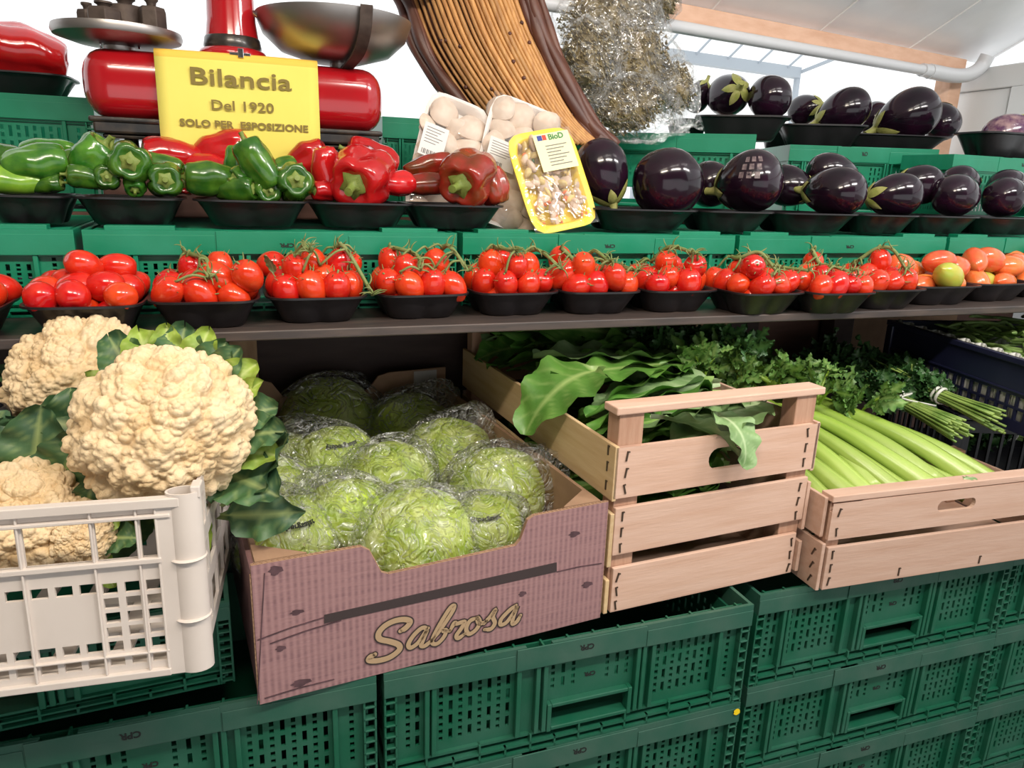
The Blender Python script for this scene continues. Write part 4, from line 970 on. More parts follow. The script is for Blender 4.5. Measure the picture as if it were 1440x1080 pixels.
CAPS = [cap_mesh(k) for k in range(3)]
# left pack: whole mushrooms; right pack: pale slices
t1, W1_, H1_, r1 = pack('mushroom_pack', 'left white foam pack of whole mushrooms under cling film with price label', 'mushroom pack', [(603, 132, .73), (694, 150, .73), (656, 318, .63), (562, 300, .63)], 'mush_tray', .035, 0, 0, 'white mushroom packs')
def fill_caps(t, W, H, items, sc_, grp):
    for (u, v, s_, dx, dz) in items:
        o = link('mushroom', rnd.choice(CAPS), t); o.location = ((u-.5)*W, -.001+U(0, .006), v*H); o.rotation_euler = aim((dx, -.9, dz), U(0, 6)); k = s_*sc_; o.scale = (k, k, k)
its = [(.30, .86, 1.15, .1, .2), (.75, .82, 1.2, -.1, .4), (.45, .63, 1.0, .5, .3), (.78, .60, 1.15, -.3, -.3), (.22, .52, .95, .2, -.6), (.55, .44, 1.05, -.2, .6), (.82, .40, 1.1, .3, .2), (.22, .27, 1.0, .1, .3), (.5, .22, 1.1, .2, -.3), (.8, .18, 1.0, -.3, .3), (.3, .08, .9, .2, .4), (.55, .75, .8, .1, -.8), (.12, .70, .8, .6, .2), (.65, .08, .9, .1, .1), (.15, .40, .8, .5, .5)]
fill_caps(t1, W1_, H1_, its, .031, '')
cling(t1, W1_, H1_, r1, .026, 1)
t2, W2_, H2_, r2 = pack('mushroom_pack', 'right white foam pack of pale mushrooms behind the yellow pack', 'mushroom pack', [(694, 138, .72), (792, 154, .72), (760, 326, .60), (652, 316, .60)], 'mush_tray', .035, 0, 0, 'white mushroom packs')
its2 = [(u+U(-.05, .05), v+U(-.03, .03), U(.95, 1.25), U(-.4, .4), U(-.5, .5)) for v in (.1, .25, .4, .56, .72, .88) for u in (.2, .5, .8)]
fill_caps(t2, W2_, H2_, its2, .029, '')
cling(t2, W2_, H2_, r2, .024, 2)
def price_label(t, x0, x1, z0, z1, y, tilt):
    P = t; l = MB().box(x0, x1, -.0006, 0, z0, z1).build('price_label', M['label_white'], P); l.location = (0, y, 0); l.rotation_euler = (0, tilt, 0)
    ink = MB()
    for k in range(6): zz = z1-(z1-z0)*(.12+.09*k); ink.box(x0+.006, x1-.008-.006*(k % 3), -.0011, -.0006, zz-.0012, zz)
    for k in range(9): ink.box(x0+.006+k*.0035, x0+.0075+k*.0035+.001*(k % 2), -.0011, -.0006, z0+.004, z0+.014)
    ink.build('label_print', M['label_ink'], l)
price_label(t1, -W1_*.50, -W1_*.14, H1_*.40, H1_*.66, -.030, .02)
price_label(t2, -W2_*.46, -W2_*.08, H2_*.36, H2_*.58, -.028, .02)
t3, W3_, H3_, r3 = pack('soup_mix_pack', 'yellow foam pack of chopped soup vegetables under film with cream label', 'vegetable pack', [(708, 189, .585), (800, 180, .585), (846, 318, .50), (750, 328, .50)], 'yellow_tray', .030, 0, 0, None)
BL_ = {k: [blob_mesh(k, M[k], s_, .65, 6) for s_ in (1, 2)] for k in ('mix_potato', 'mix_carrot', 'mix_pale', 'mix_herb')}
for k in range(110):
    u, v = U(.13, .87), U(.09, .91)
    kind = 'mix_carrot' if rnd.random() < .18 else ('mix_potato' if rnd.random() < .38 else ('mix_herb' if rnd.random() < .08 else 'mix_pale'))
    nm = {'mix_potato': 'potato_chunk', 'mix_carrot': 'carrot_dice', 'mix_pale': 'mushroom_slice', 'mix_herb': 'herb_bit'}[kind]
    s_ = {'mix_potato': U(.010, .014), 'mix_carrot': U(.004, .007), 'mix_pale': U(.010, .017), 'mix_herb': .005}[kind]
    o = link(nm, rnd.choice(BL_[kind]), t3); o.location = ((u-.5)*W3_, U(.001, .008), v*H3_); o.rotation_euler = (U(0, 6), U(0, 6), U(0, 6)); o.scale = (s_, s_*U(.7, 1), s_*U(.5, .9))
cling(t3, W3_, H3_, r3, .010, 5)
lb = MB().box(-.02, W3_*.40, -.0006, 0, H3_*.56, H3_*.93).build('cream_label', M['label_cream'], t3, bevel=.002); lb.location = (0, -.016, 0)
ink = MB()
for k in range(7): ink.box(.0, W3_*.32-.008*(k % 3), -.0012, -.0006, H3_*(.80-.032*k), H3_*(.806-.032*k)+.0006)
ink.build('label_print', M['label_ink'], lb)
lg = MB().box(-.012, -.002, -.0012, -.0006, H3_*.865, H3_*.915); lg.build('logo_square', M['logo_blue'], lb)
MB().box(-.001, .007, -.0012, -.0006, H3_*.865, H3_*.915).build('logo_square', M['logo_red'], lb)
put_text('lettering', text_mesh('BioD', .016, .0005, .0003, 'LEFT'), M['logo_green'], lb, (.011, -.0009, H3_*.862))

# ------------------------------------------------------------------ leaves
def leaf_grid(mb, L, W, curl=.6, ruf=.15, teeth=0.0, cup=.2, seed=0, nu=16, nv=8, pet=.12, M4=None, m=0, tn=5, power=.75, fold=0.0, blunt=.8):
    r_ = random.Random(seed); p1, p2, p3 = (r_.uniform(0, 6) for _ in range(3)); fr = r_.uniform(10, 15)
    def fn(u, vv):
        v = vv*2-1
        if u < pet: s_ = .10+.05*u/pet
        else:
            t = (u-pet)/(1-pet); s_ = max(.03, math.sin(PI*min(1, t**power))**blunt+.12*(1-t)**3)
        if teeth: s_ *= 1-teeth*(.5+.5*math.cos(2*PI*tn*u+p3*.2))*min(1, abs(v)*1.3)
        a = curl*u+1e-6; y = L*(1-math.cos(a))/curl if abs(curl) > .02 else 0; z = L*math.sin(a)/curl if abs(curl) > .02 else L*u
        off = W*(cup*v*v + ruf*abs(v)**1.5*math.sin(fr*u*2+p1+2.2*v)*(u > pet) + ruf*.35*math.sin(9*u+p2)*v)
        x = v*W*s_*(1-fold*abs(v)*.3)
        return (x, y+off*math.cos(a), z-off*math.sin(a)) if M4 is None else M4 @ Vector((x, y+off*math.cos(a), z-off*math.sin(a)))
    def af(u, vv):
        v = abs(vv*2-1); mid = math.exp(-(v/.07)**2)*(1-.6*u)*.9; ve = (.5+.5*math.cos(2*PI*(u*6.5-v*1.1)))**10*.25*(v < .95)*(u > pet)
        return min(1, max(mid, ve)+(.6 if u < pet else 0))
    mb.grid(fn, nu, nv, m, af); return mb
def leaf(parent, m, base, d, L, W, spin=0.0, name='leaf', label=None, **k):
    o = leaf_grid(MB(), L, W, **k).build(name, m, parent, smooth=180); o.location = base; o.rotation_euler = aim(d, spin)
    if label: o['label'] = label
    return o

# ------------------------------------------------------------------ cauliflowers
def curd_mesh(seed):
    g = np.random.default_rng(seed); nu, nv = 210, 270
    u = np.linspace(0, 1, nu+1)[:, None]; v = np.arange(nv)[None, :]/nv
    a = u*PI*.64+.0005; th = 2*PI*v+0*u
    D = np.stack([np.sin(a)*np.cos(th), np.sin(a)*np.sin(th), np.cos(a)+0*th], -1).reshape(-1, 3)
    def cells(n, jit):
        i = np.arange(n)+.5; z = 1-1.55*i/n; ph = PI*(1+5**.5)*i; S = np.stack([np.cos(ph)*np.sqrt(1-z*z), np.sin(ph)*np.sqrt(1-z*z), z], -1)
        S += g.normal(size=S.shape)*jit; return S/np.linalg.norm(S, axis=1, keepdims=True)
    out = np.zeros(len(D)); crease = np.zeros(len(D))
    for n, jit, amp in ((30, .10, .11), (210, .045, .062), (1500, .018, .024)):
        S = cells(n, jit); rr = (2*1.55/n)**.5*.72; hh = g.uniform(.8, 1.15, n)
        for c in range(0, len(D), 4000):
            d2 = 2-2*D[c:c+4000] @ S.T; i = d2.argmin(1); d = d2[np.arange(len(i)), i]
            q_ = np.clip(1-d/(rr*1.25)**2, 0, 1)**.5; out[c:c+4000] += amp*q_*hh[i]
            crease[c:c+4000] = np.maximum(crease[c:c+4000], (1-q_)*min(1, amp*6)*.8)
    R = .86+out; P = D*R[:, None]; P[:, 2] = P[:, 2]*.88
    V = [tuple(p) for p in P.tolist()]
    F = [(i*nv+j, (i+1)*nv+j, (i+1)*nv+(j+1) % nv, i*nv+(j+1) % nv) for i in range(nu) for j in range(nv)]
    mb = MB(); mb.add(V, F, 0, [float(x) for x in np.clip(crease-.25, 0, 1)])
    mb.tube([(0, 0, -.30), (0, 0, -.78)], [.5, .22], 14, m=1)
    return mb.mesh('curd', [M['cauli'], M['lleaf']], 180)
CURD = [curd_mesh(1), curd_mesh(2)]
def cauliflower(px, py, Y, rpx, axis, k, label, leaves, spin=0, sq=(1, 1, 1)):
    c = at_y(px, py, Y); r = rpx*mpp(c)/1.02
    t = thing('cauliflower', label, 'cauliflower', c, 0, 'cauliflowers in the white crate')
    o = link('curd', CURD[k], t); o.rotation_euler = aim(axis, spin); o.scale = (r*sq[0], r*sq[1], r*sq[2])
    ax = Vector(axis).normalized()
    for (lx, ly, ln, w_, pale, cur) in leaves:                # screen-wise direction of each leaf around the head
        d = (_r*lx+_u*ly).normalized(); base = -ax*r*.55+d*r*.62
        dirv = (d*1.0+ax*.75).normalized()
        q_ = dirv.to_track_quat('Z', 'Y').to_matrix(); n_ = q_ @ Vector((0, 1, 0)); want = (d - dirv*d.dot(dirv)).normalized()
        sp = math.atan2((n_.cross(want)).dot(dirv), n_.dot(want))
        leaf(t, M['lleaf'] if pale else M['cleaf'], base, dirv, r*ln, r*w_, sp, label='pale inner leaf' if pale else None, curl=cur, ruf=.16, cup=-.3, seed=rnd.randrange(999), pet=.1, teeth=.05, tn=9, power=.62, blunt=.5, nu=24, nv=12)
    return t
cauliflower(232, 602, .06, 127, (.08, -.80, .60), 0, 'largest creamy cauliflower in front, at the right of white crate',
            [(.5, .85, .80, .30, False, .9), (.75, .65, .85, .3, True, .8), (.95, .3, .80, .30, False, .9), (1, -.15, .8, .3, True, .7), (.9, -.5, 1.0, .4, False, .5), (.15, 1, .82, .32, False, 1.1), (-.25, 1, .80, .3, True, 1.2), (.35, .95, .85, .26, True, 1.0),
             (.62, .78, .86, .25, False, .7), (-.5, .9, .85, .3, False, 1.0), (-1, .1, .9, .42, False, .6), (-.95, -.35, 1.0, .4, True, .8), (-.5, -.9, 1.1, .4, False, .9), (.2, -1, 1.05, .3, True, 1), (.98, .05, .9, .3, False, .6), (.85, .5, .82, .2, True, .5), (0, .95, .8, .25, True, .8)], .4, (1.0, .92, 1.05))
cauliflower(112, 535, .27, 92, (-.35, -.62, .75), 1, 'cream cauliflower at the back, tallest in the white crate',
            [(-.9, .2, 1.0, .3, False, .9), (.9, .5, 1.15, .3, False, .9), (.5, -.8, 1.3, .5, False, .6), (-.3, -1, 1.2, .5, True, .6), (.2, -.9, 1.4, .6, False, .5), (-.8, -.6, 1.2, .4, False, .7)], 1.2, (1.12, 1, 1.1))
cauliflower(35, 738, .05, 98, (.1, -.62, .8), 1, 'yellowish cauliflower low in the left of white crate',
            [(-.2, 1, 1.3, .6, False, .6), (.5, .9, 1.3, .5, False, .5), (.9, .5, 1.1, .4, True, .8), (1, 0, 1.1, .4, True, .8), (.8, .75, 1.25, .35, True, .9), (.1, 1.0, 1.5, .55, False, .5)], 2.4)
cauliflower(108, 752, .02, 52, (.2, -.75, .6), 0, 'small yellowish cauliflower low behind the front wall openings',
            [(.8, .6, 1.3, .5, True, .7), (1, 0, 1.3, .5, False, .7), (.6, -.8, 1.2, .4, True, .8), (.3, 1, 1.3, .5, False, .6)], 3.0)
lt = thing('cauliflower_leaf', 'dark cauliflower leaf hanging out between white crate and lettuce box', 'leaf', at_y(325, 700, .04))
leaf(lt, M['cleaf'], (-.01, .02, -.02), (.75, -.1, .55), .13, .035, .4, curl=.5, ruf=.2, seed=5)
leaf(lt, M['cleaf'], (-.015, .02, -.03), (.5, -.4, .1), .11, .03, 1.4, curl=-.6, ruf=.25, seed=6)
lt = thing('cauliflower_leaf', 'broad dark green leaf lying between back and front cauliflowers', 'leaf', at_y(95, 640, .10))
leaf(lt, M['cleaf'], (.01, .04, -.05), (.05, -.25, .9), .125, .055, .2, curl=.5, ruf=.2, seed=15, power=.6, blunt=.5, nu=24, nv=12)
leaf(lt, M['cleaf'], (-.03, .02, -.03), (-.5, -.35, .7), .10, .042, .9, curl=.6, ruf=.25, seed=16, power=.6, blunt=.5, nu=24, nv=12)
leaf(lt, M['lleaf'], (.03, .06, -.01), (-.2, -.2, .9), .10, .045, .0, label='yellow green leaf', curl=.5, ruf=.2, seed=17, power=.6, blunt=.5, nu=24, nv=12)
gv = thing('container', 'dark rounded container edge at the far left by the cauliflower', 'container', at_y(-8, 630, .20))
MB().lathe([(.0, -.03), (.02, -.03), (.024, -.02), (.024, .045), (.020, .055), (.017, .055), (.017, -.02), (0, -.024)], 28).build('body', M['black_plastic'], gv, smooth=50)

# ------------------------------------------------------------------ white vented crate
wc = thing('white_crate', 'white vented plastic crate full of cauliflowers', 'crate', (-.197, -.097, .121), math.radians(-4.5), None, math.radians(-2.5))
WW, WD, WH = .50, .30, .200
H = [(-.0595, -.0455, .136, .181), (-.101, -.0635, .136, .181), (-.165, -.106, .136, .181), (-.235, -.171, .136, .181), (-.305, -.241, .136, .181), (-.37, -.311, .136, .181), (-.435, -.376, .136, .181)]
for c in (-.0998, -.0790, -.0590):
    for z in (.0985, .082, .0655, .049, .0325, .016): H.append((c, c+.0140, z, z+.0122))
for k in range(14):
    x = -.1205-.0220*k
    for z in (.1005, .0335, .0150): H.append((x, x+.0158, z, z+.0115))
MB().holes(-WW, -.0415, 0.004, WH-.006, .004, .008, H).build('front_panel', M['white_plastic'], wc)
r = MB(); r.box(-WW, -.02, -.002, .010, WH-.010, WH); r.box(-WW, -.03, -.001, .008, WH-.021, WH-.017); r.box(-WW, -.0415, -.001, .008, .130, .136); r.box(-WW, -.0415, -.0015, .010, 0, .008); r.box(-WW, -.0415, 0, .008, .0275, .030)
for x in (-.0437, -.062, -.1035, -.168, -.238, -.308): r.box(x-.0012, x+.0012, 0, .006, .008, WH-.008)
r.build('rib_frame', M['white_plastic'], wc, bevel=.001)
def wcorner(x):
    c = MB(); n = 20; V = []; prof = [(0, 0), (WH+.003, 0)]
    for z in (0, WH+.003):
        for rr in (.0175, .0150):
            V += [(x+rr*math.cos(2*PI*j/n), .012+rr*.8*math.sin(2*PI*j/n), z) for j in range(n)]
    F = [(j, (j+1) % n, 2*n+(j+1) % n, 2*n+j) for j in range(n)]+[(n+(j+1) % n, n+j, 3*n+j, 3*n+(j+1) % n) for j in range(n)]+[(2*n+j, 2*n+(j+1) % n, 3*n+(j+1) % n, 3*n+j) for j in range(n)]
    c.add(V, F); c.box(x-.027, x-.010, .001, .008, 0, WH-.004)
    for z in (.062, .130): c.lathe([(.0176, z-.001), (.0188, z), (.0176, z+.001)], 20, (x, .012, 0))
    return c
wcorner(-.0175).build('corner_post', M['white_plastic'], wc, smooth=50); wcorner(-WW+.0175).build('corner_post', M['white_plastic'], wc, smooth=50)
lug = MB(); lug.box(-.010, .000, .004, .026, WH-.004, WH+.009); lug.build('stacking_lug', M['white_plastic'], wc, bevel=.0015)
HS = [(x, x+.05, z, z+.04) for x in (.03, .09, .15, .21) for z in (.02, .08, .14)]
TS = Matrix(((0, 1, 0, 0), (1, 0, 0, 0), (0, 0, 1, 0), (0, 0, 0, 1)))
for x in (-.012, -WW+.006): MB().holes(.02, WD, .004, WH-.004, x, x+.004, HS, M=TS).build('side_panel', M['white_plastic'], wc)
MB().holes(-WW, -.01, .004, WH-.004, WD-.006, WD-.002, [(-.45+.07*k, -.40+.07*k, z, z+.04) for k in range(6) for z in (.02, .08, .14)]).build('back_panel', M['white_plastic'], wc)
TB = Matrix(((1, 0, 0, 0), (0, 0, 1, 0), (0, 1, 0, 0), (0, 0, 0, 1)))
MB().holes(-WW+.01, -.012, .01, WD-.01, .002, .006, [(-.45+.06*k, -.41+.06*k, y, y+.04) for k in range(7) for y in (.05, .12, .19, .24)], M=TB).build('bottom_panel', M['white_plastic'], wc)

# ------------------------------------------------------------------ cardboard lettuce box
BXL, BYAW = Vector((-.154, -.014, .001)), math.radians(5.85)
BW, BD, BH = .498, .690, .193
lbx = thing('cardboard_box', 'purple brown plank-printed cardboard box of wrapped lettuces reading Sabrosa', 'box', BXL, BYAW)
def prism(mb, poly, y0, y1, m=0):
    n = len(poly); V = [(x, y0, z) for x, z in poly]+[(x, y1, z) for x, z in poly]
    return mb.add(V, [tuple(range(n)), tuple(range(2*n-1, n-1, -1))]+[(i, n+i, n+(i+1) % n, (i+1) % n) for i in range(n)], m)
fp = [(0, 0), (BW, 0), (BW, BH), (BW*.755, BH-.001), (BW*.735, BH-.006), (BW*.715, BH-.034), (BW*.700, BH-.042), (BW*.335, BH-.047), (BW*.315, BH-.042), (BW*.285, BH-.008), (BW*.265, BH-.001), (0, BH)]
mb = MB(); prism(mb, fp, 0, .006); fm = mb.mesh('front_panel', [M['card_print'], M['card']], None)
for p in fm.polygons:
    if p.normal.y > .5 or p.normal.z > .3 or abs(p.normal.x) > .3: p.material_index = 1
link('front_panel', fm, lbx)
mb = MB(); mb.box(.012, BW-.012, .0075, .0125, .004, .125); mb.build('inner_front', M['card'], lbx)
def flute(mb, P0, P1, wid, n, amp=.0022):       # corrugation seen on a cut edge
    P0, P1 = Vector(P0), Vector(P1); V = []; d_ = (P1-P0).normalized(); s_ = d_.cross(Vector((0, 0, 1))).normalized() if abs(d_.z) < .9 else Vector((0, 1, 0))
    pts = [P0.lerp(P1, i/n)+s_*(amp*(1 if i % 2 else -1)) for i in range(n+1)]
    return mb.tube(pts, .0007, 4)
fl = MB()
for i in range(len(fp)-1):
    if i < 1: continue
    a, b_ = fp[i], fp[i+1]
    if abs(a[0]-b_[0])+abs(a[1]-b_[1]) > .02: fl.tube([(a[0]+(b_[0]-a[0])*j/40, .0030+(.0014 if j % 2 else -.0014), a[1]+(b_[1]-a[1])*j/40+.0006) for j in range(41)], .0008, 4)
fl.build('corrugated_edge', M['card'], lbx)
for sgn_, x0 in ((-1, 0), (1, BW-.006)):
    o = MB().box(x0, x0+.006, .006, BD, 0, BH-.012).build('side_panel', M['card_print'] if sgn_ < 0 else M['card'], lbx)
    MB().box(x0+(.006 if sgn_ < 0 else -.006), x0+(.012 if sgn_ < 0 else 0), .012, BD-.01, .01, BH-.002).build('side_liner', M['card'], lbx)
    # corner fold: two standing sheets that make the triangular corner
    xx = .012 if sgn_ < 0 else BW-.012
    fo = MB(); c_ = [Vector((xx, .012, .02)), Vector((xx-sgn_*.055, .012, .02)), Vector((xx-sgn_*.055, .0135, .02)), Vector((xx, .055, .02))]
    fo.hexa(c_+[p+Vector((0, 0, BH-.022)) for p in c_]); fo.build('corner_fold', M['card'], lbx)
    ce = MB()
    for k in range(3): ce.tube([((-.001 if sgn_ < 0 else BW+.001), .0015+.0022*k+.0007*(j % 2), .006+j*(BH-.02)/46) for j in range(47)], .0009, 4)
    ce.build('corrugated_edge', M['card'], lbx)
bp = [(0, 0), (BW, 0), (BW, BH+.038), (BW-.13, BH+.036), (BW-.155, BH+.030), (BW-.175, BH+.004), (BW-.19, BH-.002), (.16, BH-.002), (.14, BH+.004), (.12, BH+.034), (.10, BH+.040), (0, BH+.042)]
prism(MB(), bp, BD-.006, BD).build('back_panel', M['card'], lbx)
MB().box(BW-.075, BW-.022, BD-.0085, BD-.006, BH-.035, BH+.034).build('grey_patch', M['tape'], lbx)
MB().box(.002, BW-.002, .006, BD-.006, .0, .005).build('bottom_panel', M['card'], lbx)
BM = Matrix.Translation(BXL) @ Matrix.Rotation(BYAW, 4, 'Z'); BMi = BM.inverted()
def on_front(px, py, y=-.0008):
    o_ = BMi @ CAM; d_ = (BMi.to_3x3() @ ray(px, py)); p = o_+d_*((y-o_.y)/d_.y); return Vector((p.x, y, p.z))
st_ = MB(); a, b_, c_, e_ = on_front(456, 865), on_front(783, 791), on_front(783, 804), on_front(456, 877)
st_.hexa([Vector((q.x, y, q.z)) for y in (-.0008,) for q in (e_, c_)]+[Vector((c_.x, .0005, c_.z)), Vector((e_.x, .0005, e_.z))]+[Vector((a.x, -.0008, a.z)), Vector((b_.x, -.0008, b_.z)), Vector((b_.x, .0005, b_.z)), Vector((a.x, .0005, a.z))])
st_.build('printed_stripe', M['print_dark'], lbx)
for (px, py, rx, rz) in ((418, 861, .008, .0035), (388, 802, .008, .006), (395, 912, .006, .004), (424, 960, .012, .005), (808, 751, .009, .0045), (826, 822, .009, .005), (735, 835, .006, .004)):
    c = on_front(px, py); kn = MB(); n = 14
    kn.add([(c.x+rx*math.cos(2*PI*j/n)*(1+.25*math.sin(3*j)), -.0006, c.z+rz*math.sin(2*PI*j/n)*(1+.2*math.cos(5*j))) for j in range(n)], [tuple(range(n))]); kn.build('printed_knot', M['print_knot'], lbx)
for (x0, y0, x1, y1) in ((362, 900, 456, 868), (783, 804, 846, 792), (362, 990, 372, 806), (372, 982, 470, 955), (380, 905, 480, 872)):
    a, b_ = on_front(x0, y0, -.0004), on_front(x1, y1, -.0004); MB().tube([a, a.lerp(b_, .5)+Vector((0, 0, .0015)), b_], .0009, 4).build('printed_seam', M['print_knot'], lbx)
def stroke(P, hw, y):
    pts = catmull([on_front(500+x*260/1440, 840+y_*110/609, y) for x, y_ in P], 6); V = []; F = []
    k = len(pts)
    for i, p in enumerate(pts):
        t = (pts[min(i+1, k-1)]-pts[max(i-1, 0)]); t.normalize(); nn = Vector((-t.z, 0, t.x))
        f_ = 1.0 if 2 < i < k-3 else .8
        V += [p+nn*hw*f_, p-nn*hw*f_]
    F = [(2*i, 2*i+1, 2*i+3, 2*i+2) for i in range(k-1)]; mb = MB(); mb.add(V, F)
    for e_ in (pts[0], pts[-1]):
        mb.add([e_+Vector((hw*.8*math.cos(2*PI*j/10), 0, hw*.8*math.sin(2*PI*j/10))) for j in range(10)], [tuple(range(10))])
    return mb
SAB = [([(350, 262), (395, 235), (425, 190), (380, 172), (300, 185), (225, 225), (180, 280), (190, 325), (270, 345), (335, 370), (340, 410), (270, 465), (180, 492), (110, 492), (110, 470), (150, 445)], 1.25),
       ([(565, 240), (515, 240), (450, 300), (412, 365), (430, 392), (490, 350), (555, 255), (530, 320), (512, 375), (545, 375), (590, 335)], 1),
       ([(590, 345), (680, 225), (755, 110), (768, 65), (735, 85), (665, 195), (605, 310), (600, 358), (640, 358), (690, 305), (705, 255), (680, 262), (735, 262)], .95),
       ([(735, 262), (770, 200), (790, 205), (850, 190), (825, 240), (787, 295), (800, 318), (850, 285)], 1),
       ([(945, 160), (890, 185), (862, 245), (885, 285), (940, 250), (968, 190), (945, 155), (965, 205), (1020, 185)], 1),
       ([(1000, 205), (1050, 150), (1092, 95), (1070, 150), (1085, 200), (1055, 245), (1005, 250)], 1),
       ([(1250, 62), (1195, 105), (1135, 170), (1130, 212), (1175, 195), (1235, 115), (1258, 70), (1230, 150), (1222, 205), (1255, 190), (1285, 140)], 1)]
px2m = (on_front(640, 900)-on_front(641, 900)).length*260/1440
for nm, hw, y, mt in (('lettering_outline', 26, -.0012, 'print_knot'), ('lettering', 16, -.0018, 'print_tan')):
    mb = MB()
    for P, k in SAB:
        s_ = stroke(P, hw*px2m*(k if hw < 20 else (k*16+10)/26), y); mb.add(s_.v, s_.f)
    mb.build(nm, M['print_dark'] if nm.endswith('outline') else M[mt], lbx)

# iceberg lettuces in crumpled wrap
def lettuce_mesh(seed):
    g = random.Random(seed); p = [g.uniform(0, 6) for _ in range(8)]
    def wr(th, a): return math.sin(3*th+2*math.sin(2*a+p[0])+p[1])*.5+math.sin(7*th+3*math.sin(3*a+p[2])+p[3])*.3+math.sin(15*th+6*a+3*math.sin(2*th)+p[4])*.18
    def fn(u, v):
        a = PI*u; th = 2*PI*v; k = 1+.035*wr(th, a)*math.sin(a)+.05*math.sin(2*th+p[5])*math.sin(a)+.03*abs(math.sin(2*th+3*a+p[6]))
        return (math.sin(a)*math.cos(th)*k, math.sin(a)*math.sin(th)*k, math.cos(a)*.84*k)
    return MB().grid(fn, 30, 54, af=lambda u, v: max(0, wr(2*PI*v, PI*u))**1.5*.75, closed=True).mesh('head', M['lettuce'], 180)
LET = [lettuce_mesh(k) for k in range(3)]
def wrap_mesh(seed):
    g = random.Random(seed); p = [g.uniform(0, 6) for _ in range(8)]; td = g.uniform(0, 2*PI)
    def fn(u, v):
        a = PI*u; th = 2*PI*v
        k = 1.05+.035*abs(math.sin(6*th+4*a+p[0]))+.03*abs(math.sin(11*th-7*a+p[1]+2*math.sin(3*a)))+.02*math.sin(19*th+9*a+p[2])
        dth = math.atan2(math.sin(th-td), math.cos(th-td)); f_ = math.exp(-(dth/.5)**2)*math.exp(-((a-1.25)/.55)**2)
        k += f_*(.30+.10*math.sin(25*th+p[3]))
        return (math.sin(a)*math.cos(th)*k, math.sin(a)*math.sin(th)*k, math.cos(a)*.86*k+f_*.10)
    return MB().grid(fn, 34, 60, closed=True).mesh('wrap', M['wrap'], 35)
WRP = [wrap_mesh(k+20) for k in range(4)]
LTX = text_mesh('Eisbergsalat', .17, .006, .001)
LZ = 'iceberg lettuces in the cardboard box'
for i, (px, py, z, rp, ttl, lab) in enumerate([
    (463, 592, .135, 66, 0, 'wrapped iceberg lettuce at back left, largest of the far row'), (577, 600, .130, 54, 0, 'wrapped iceberg lettuce at back right under the grey label'),
    (395, 640, .120, 50, 1, 'wrapped lettuce beside the cauliflower, back left edge of the box'), (468, 652, .130, 58, 1, 'wrapped iceberg lettuce with printed film in second row from the back'),
    (628, 640, .125, 56, 0, 'smooth wrapped lettuce by the right wall, second row'), (548, 672, .135, 58, 0, 'wrapped lettuce in the very middle of the box'),
    (385, 705, .120, 62, 1, 'wrapped lettuce at the left wall under the dark leaf'), (698, 694, .130, 66, 0, 'wrapped lettuce with darker ruffled end by the right front wall'),
    (408, 762, .118, 66, 1, 'wrapped lettuce in front left corner with printed arc of text'), (486, 728, .130, 62, 0, 'lettuce under thick crumpled clear film, front middle'),
    (588, 758, .115, 76, 0, 'large wrapped lettuce in the front cut-out of the box'), (672, 748, .112, 56, 1, 'wrapped lettuce with printed text at right of the front cut-out')]):
    c = at_z(px, py, z); r = rp*mpp(c)*1.08; c.z = max(c.z, .0085+r*.86)
    t = thing('iceberg_lettuce', lab, 'lettuce', c, 0, LZ)
    h_ = link('head', LET[i % 3], t); h_.scale = (r, r, r*.95); h_.rotation_euler = (U(-.4, .4), U(-.4, .4), U(0, 6))
    w_ = link('wrap', WRP[i % 4], t); w_.scale = (r*1.05, r*1.05, r*1.02); w_.rotation_euler = (U(-.5, .5), U(-.5, .5), U(0, 6))
    if ttl:
        me = LTX.copy(); cc = []
        for v in me.vertices:                                # bend the printed line round the head
            x, y = v.co.x, v.co.y; th = x/.72; q_ = .58+y*.9; rr = 1.115
            v.co = Vector((rr*math.sin(q_)*math.sin(th)*1.0, -rr*math.sin(q_)*math.cos(th), rr*.86*math.cos(q_)))
        put_text('lettering', me, M['black_print'], t, (0, 0, 0), (0.15, 0, U(-.3, .3))).scale = (r, r, r)

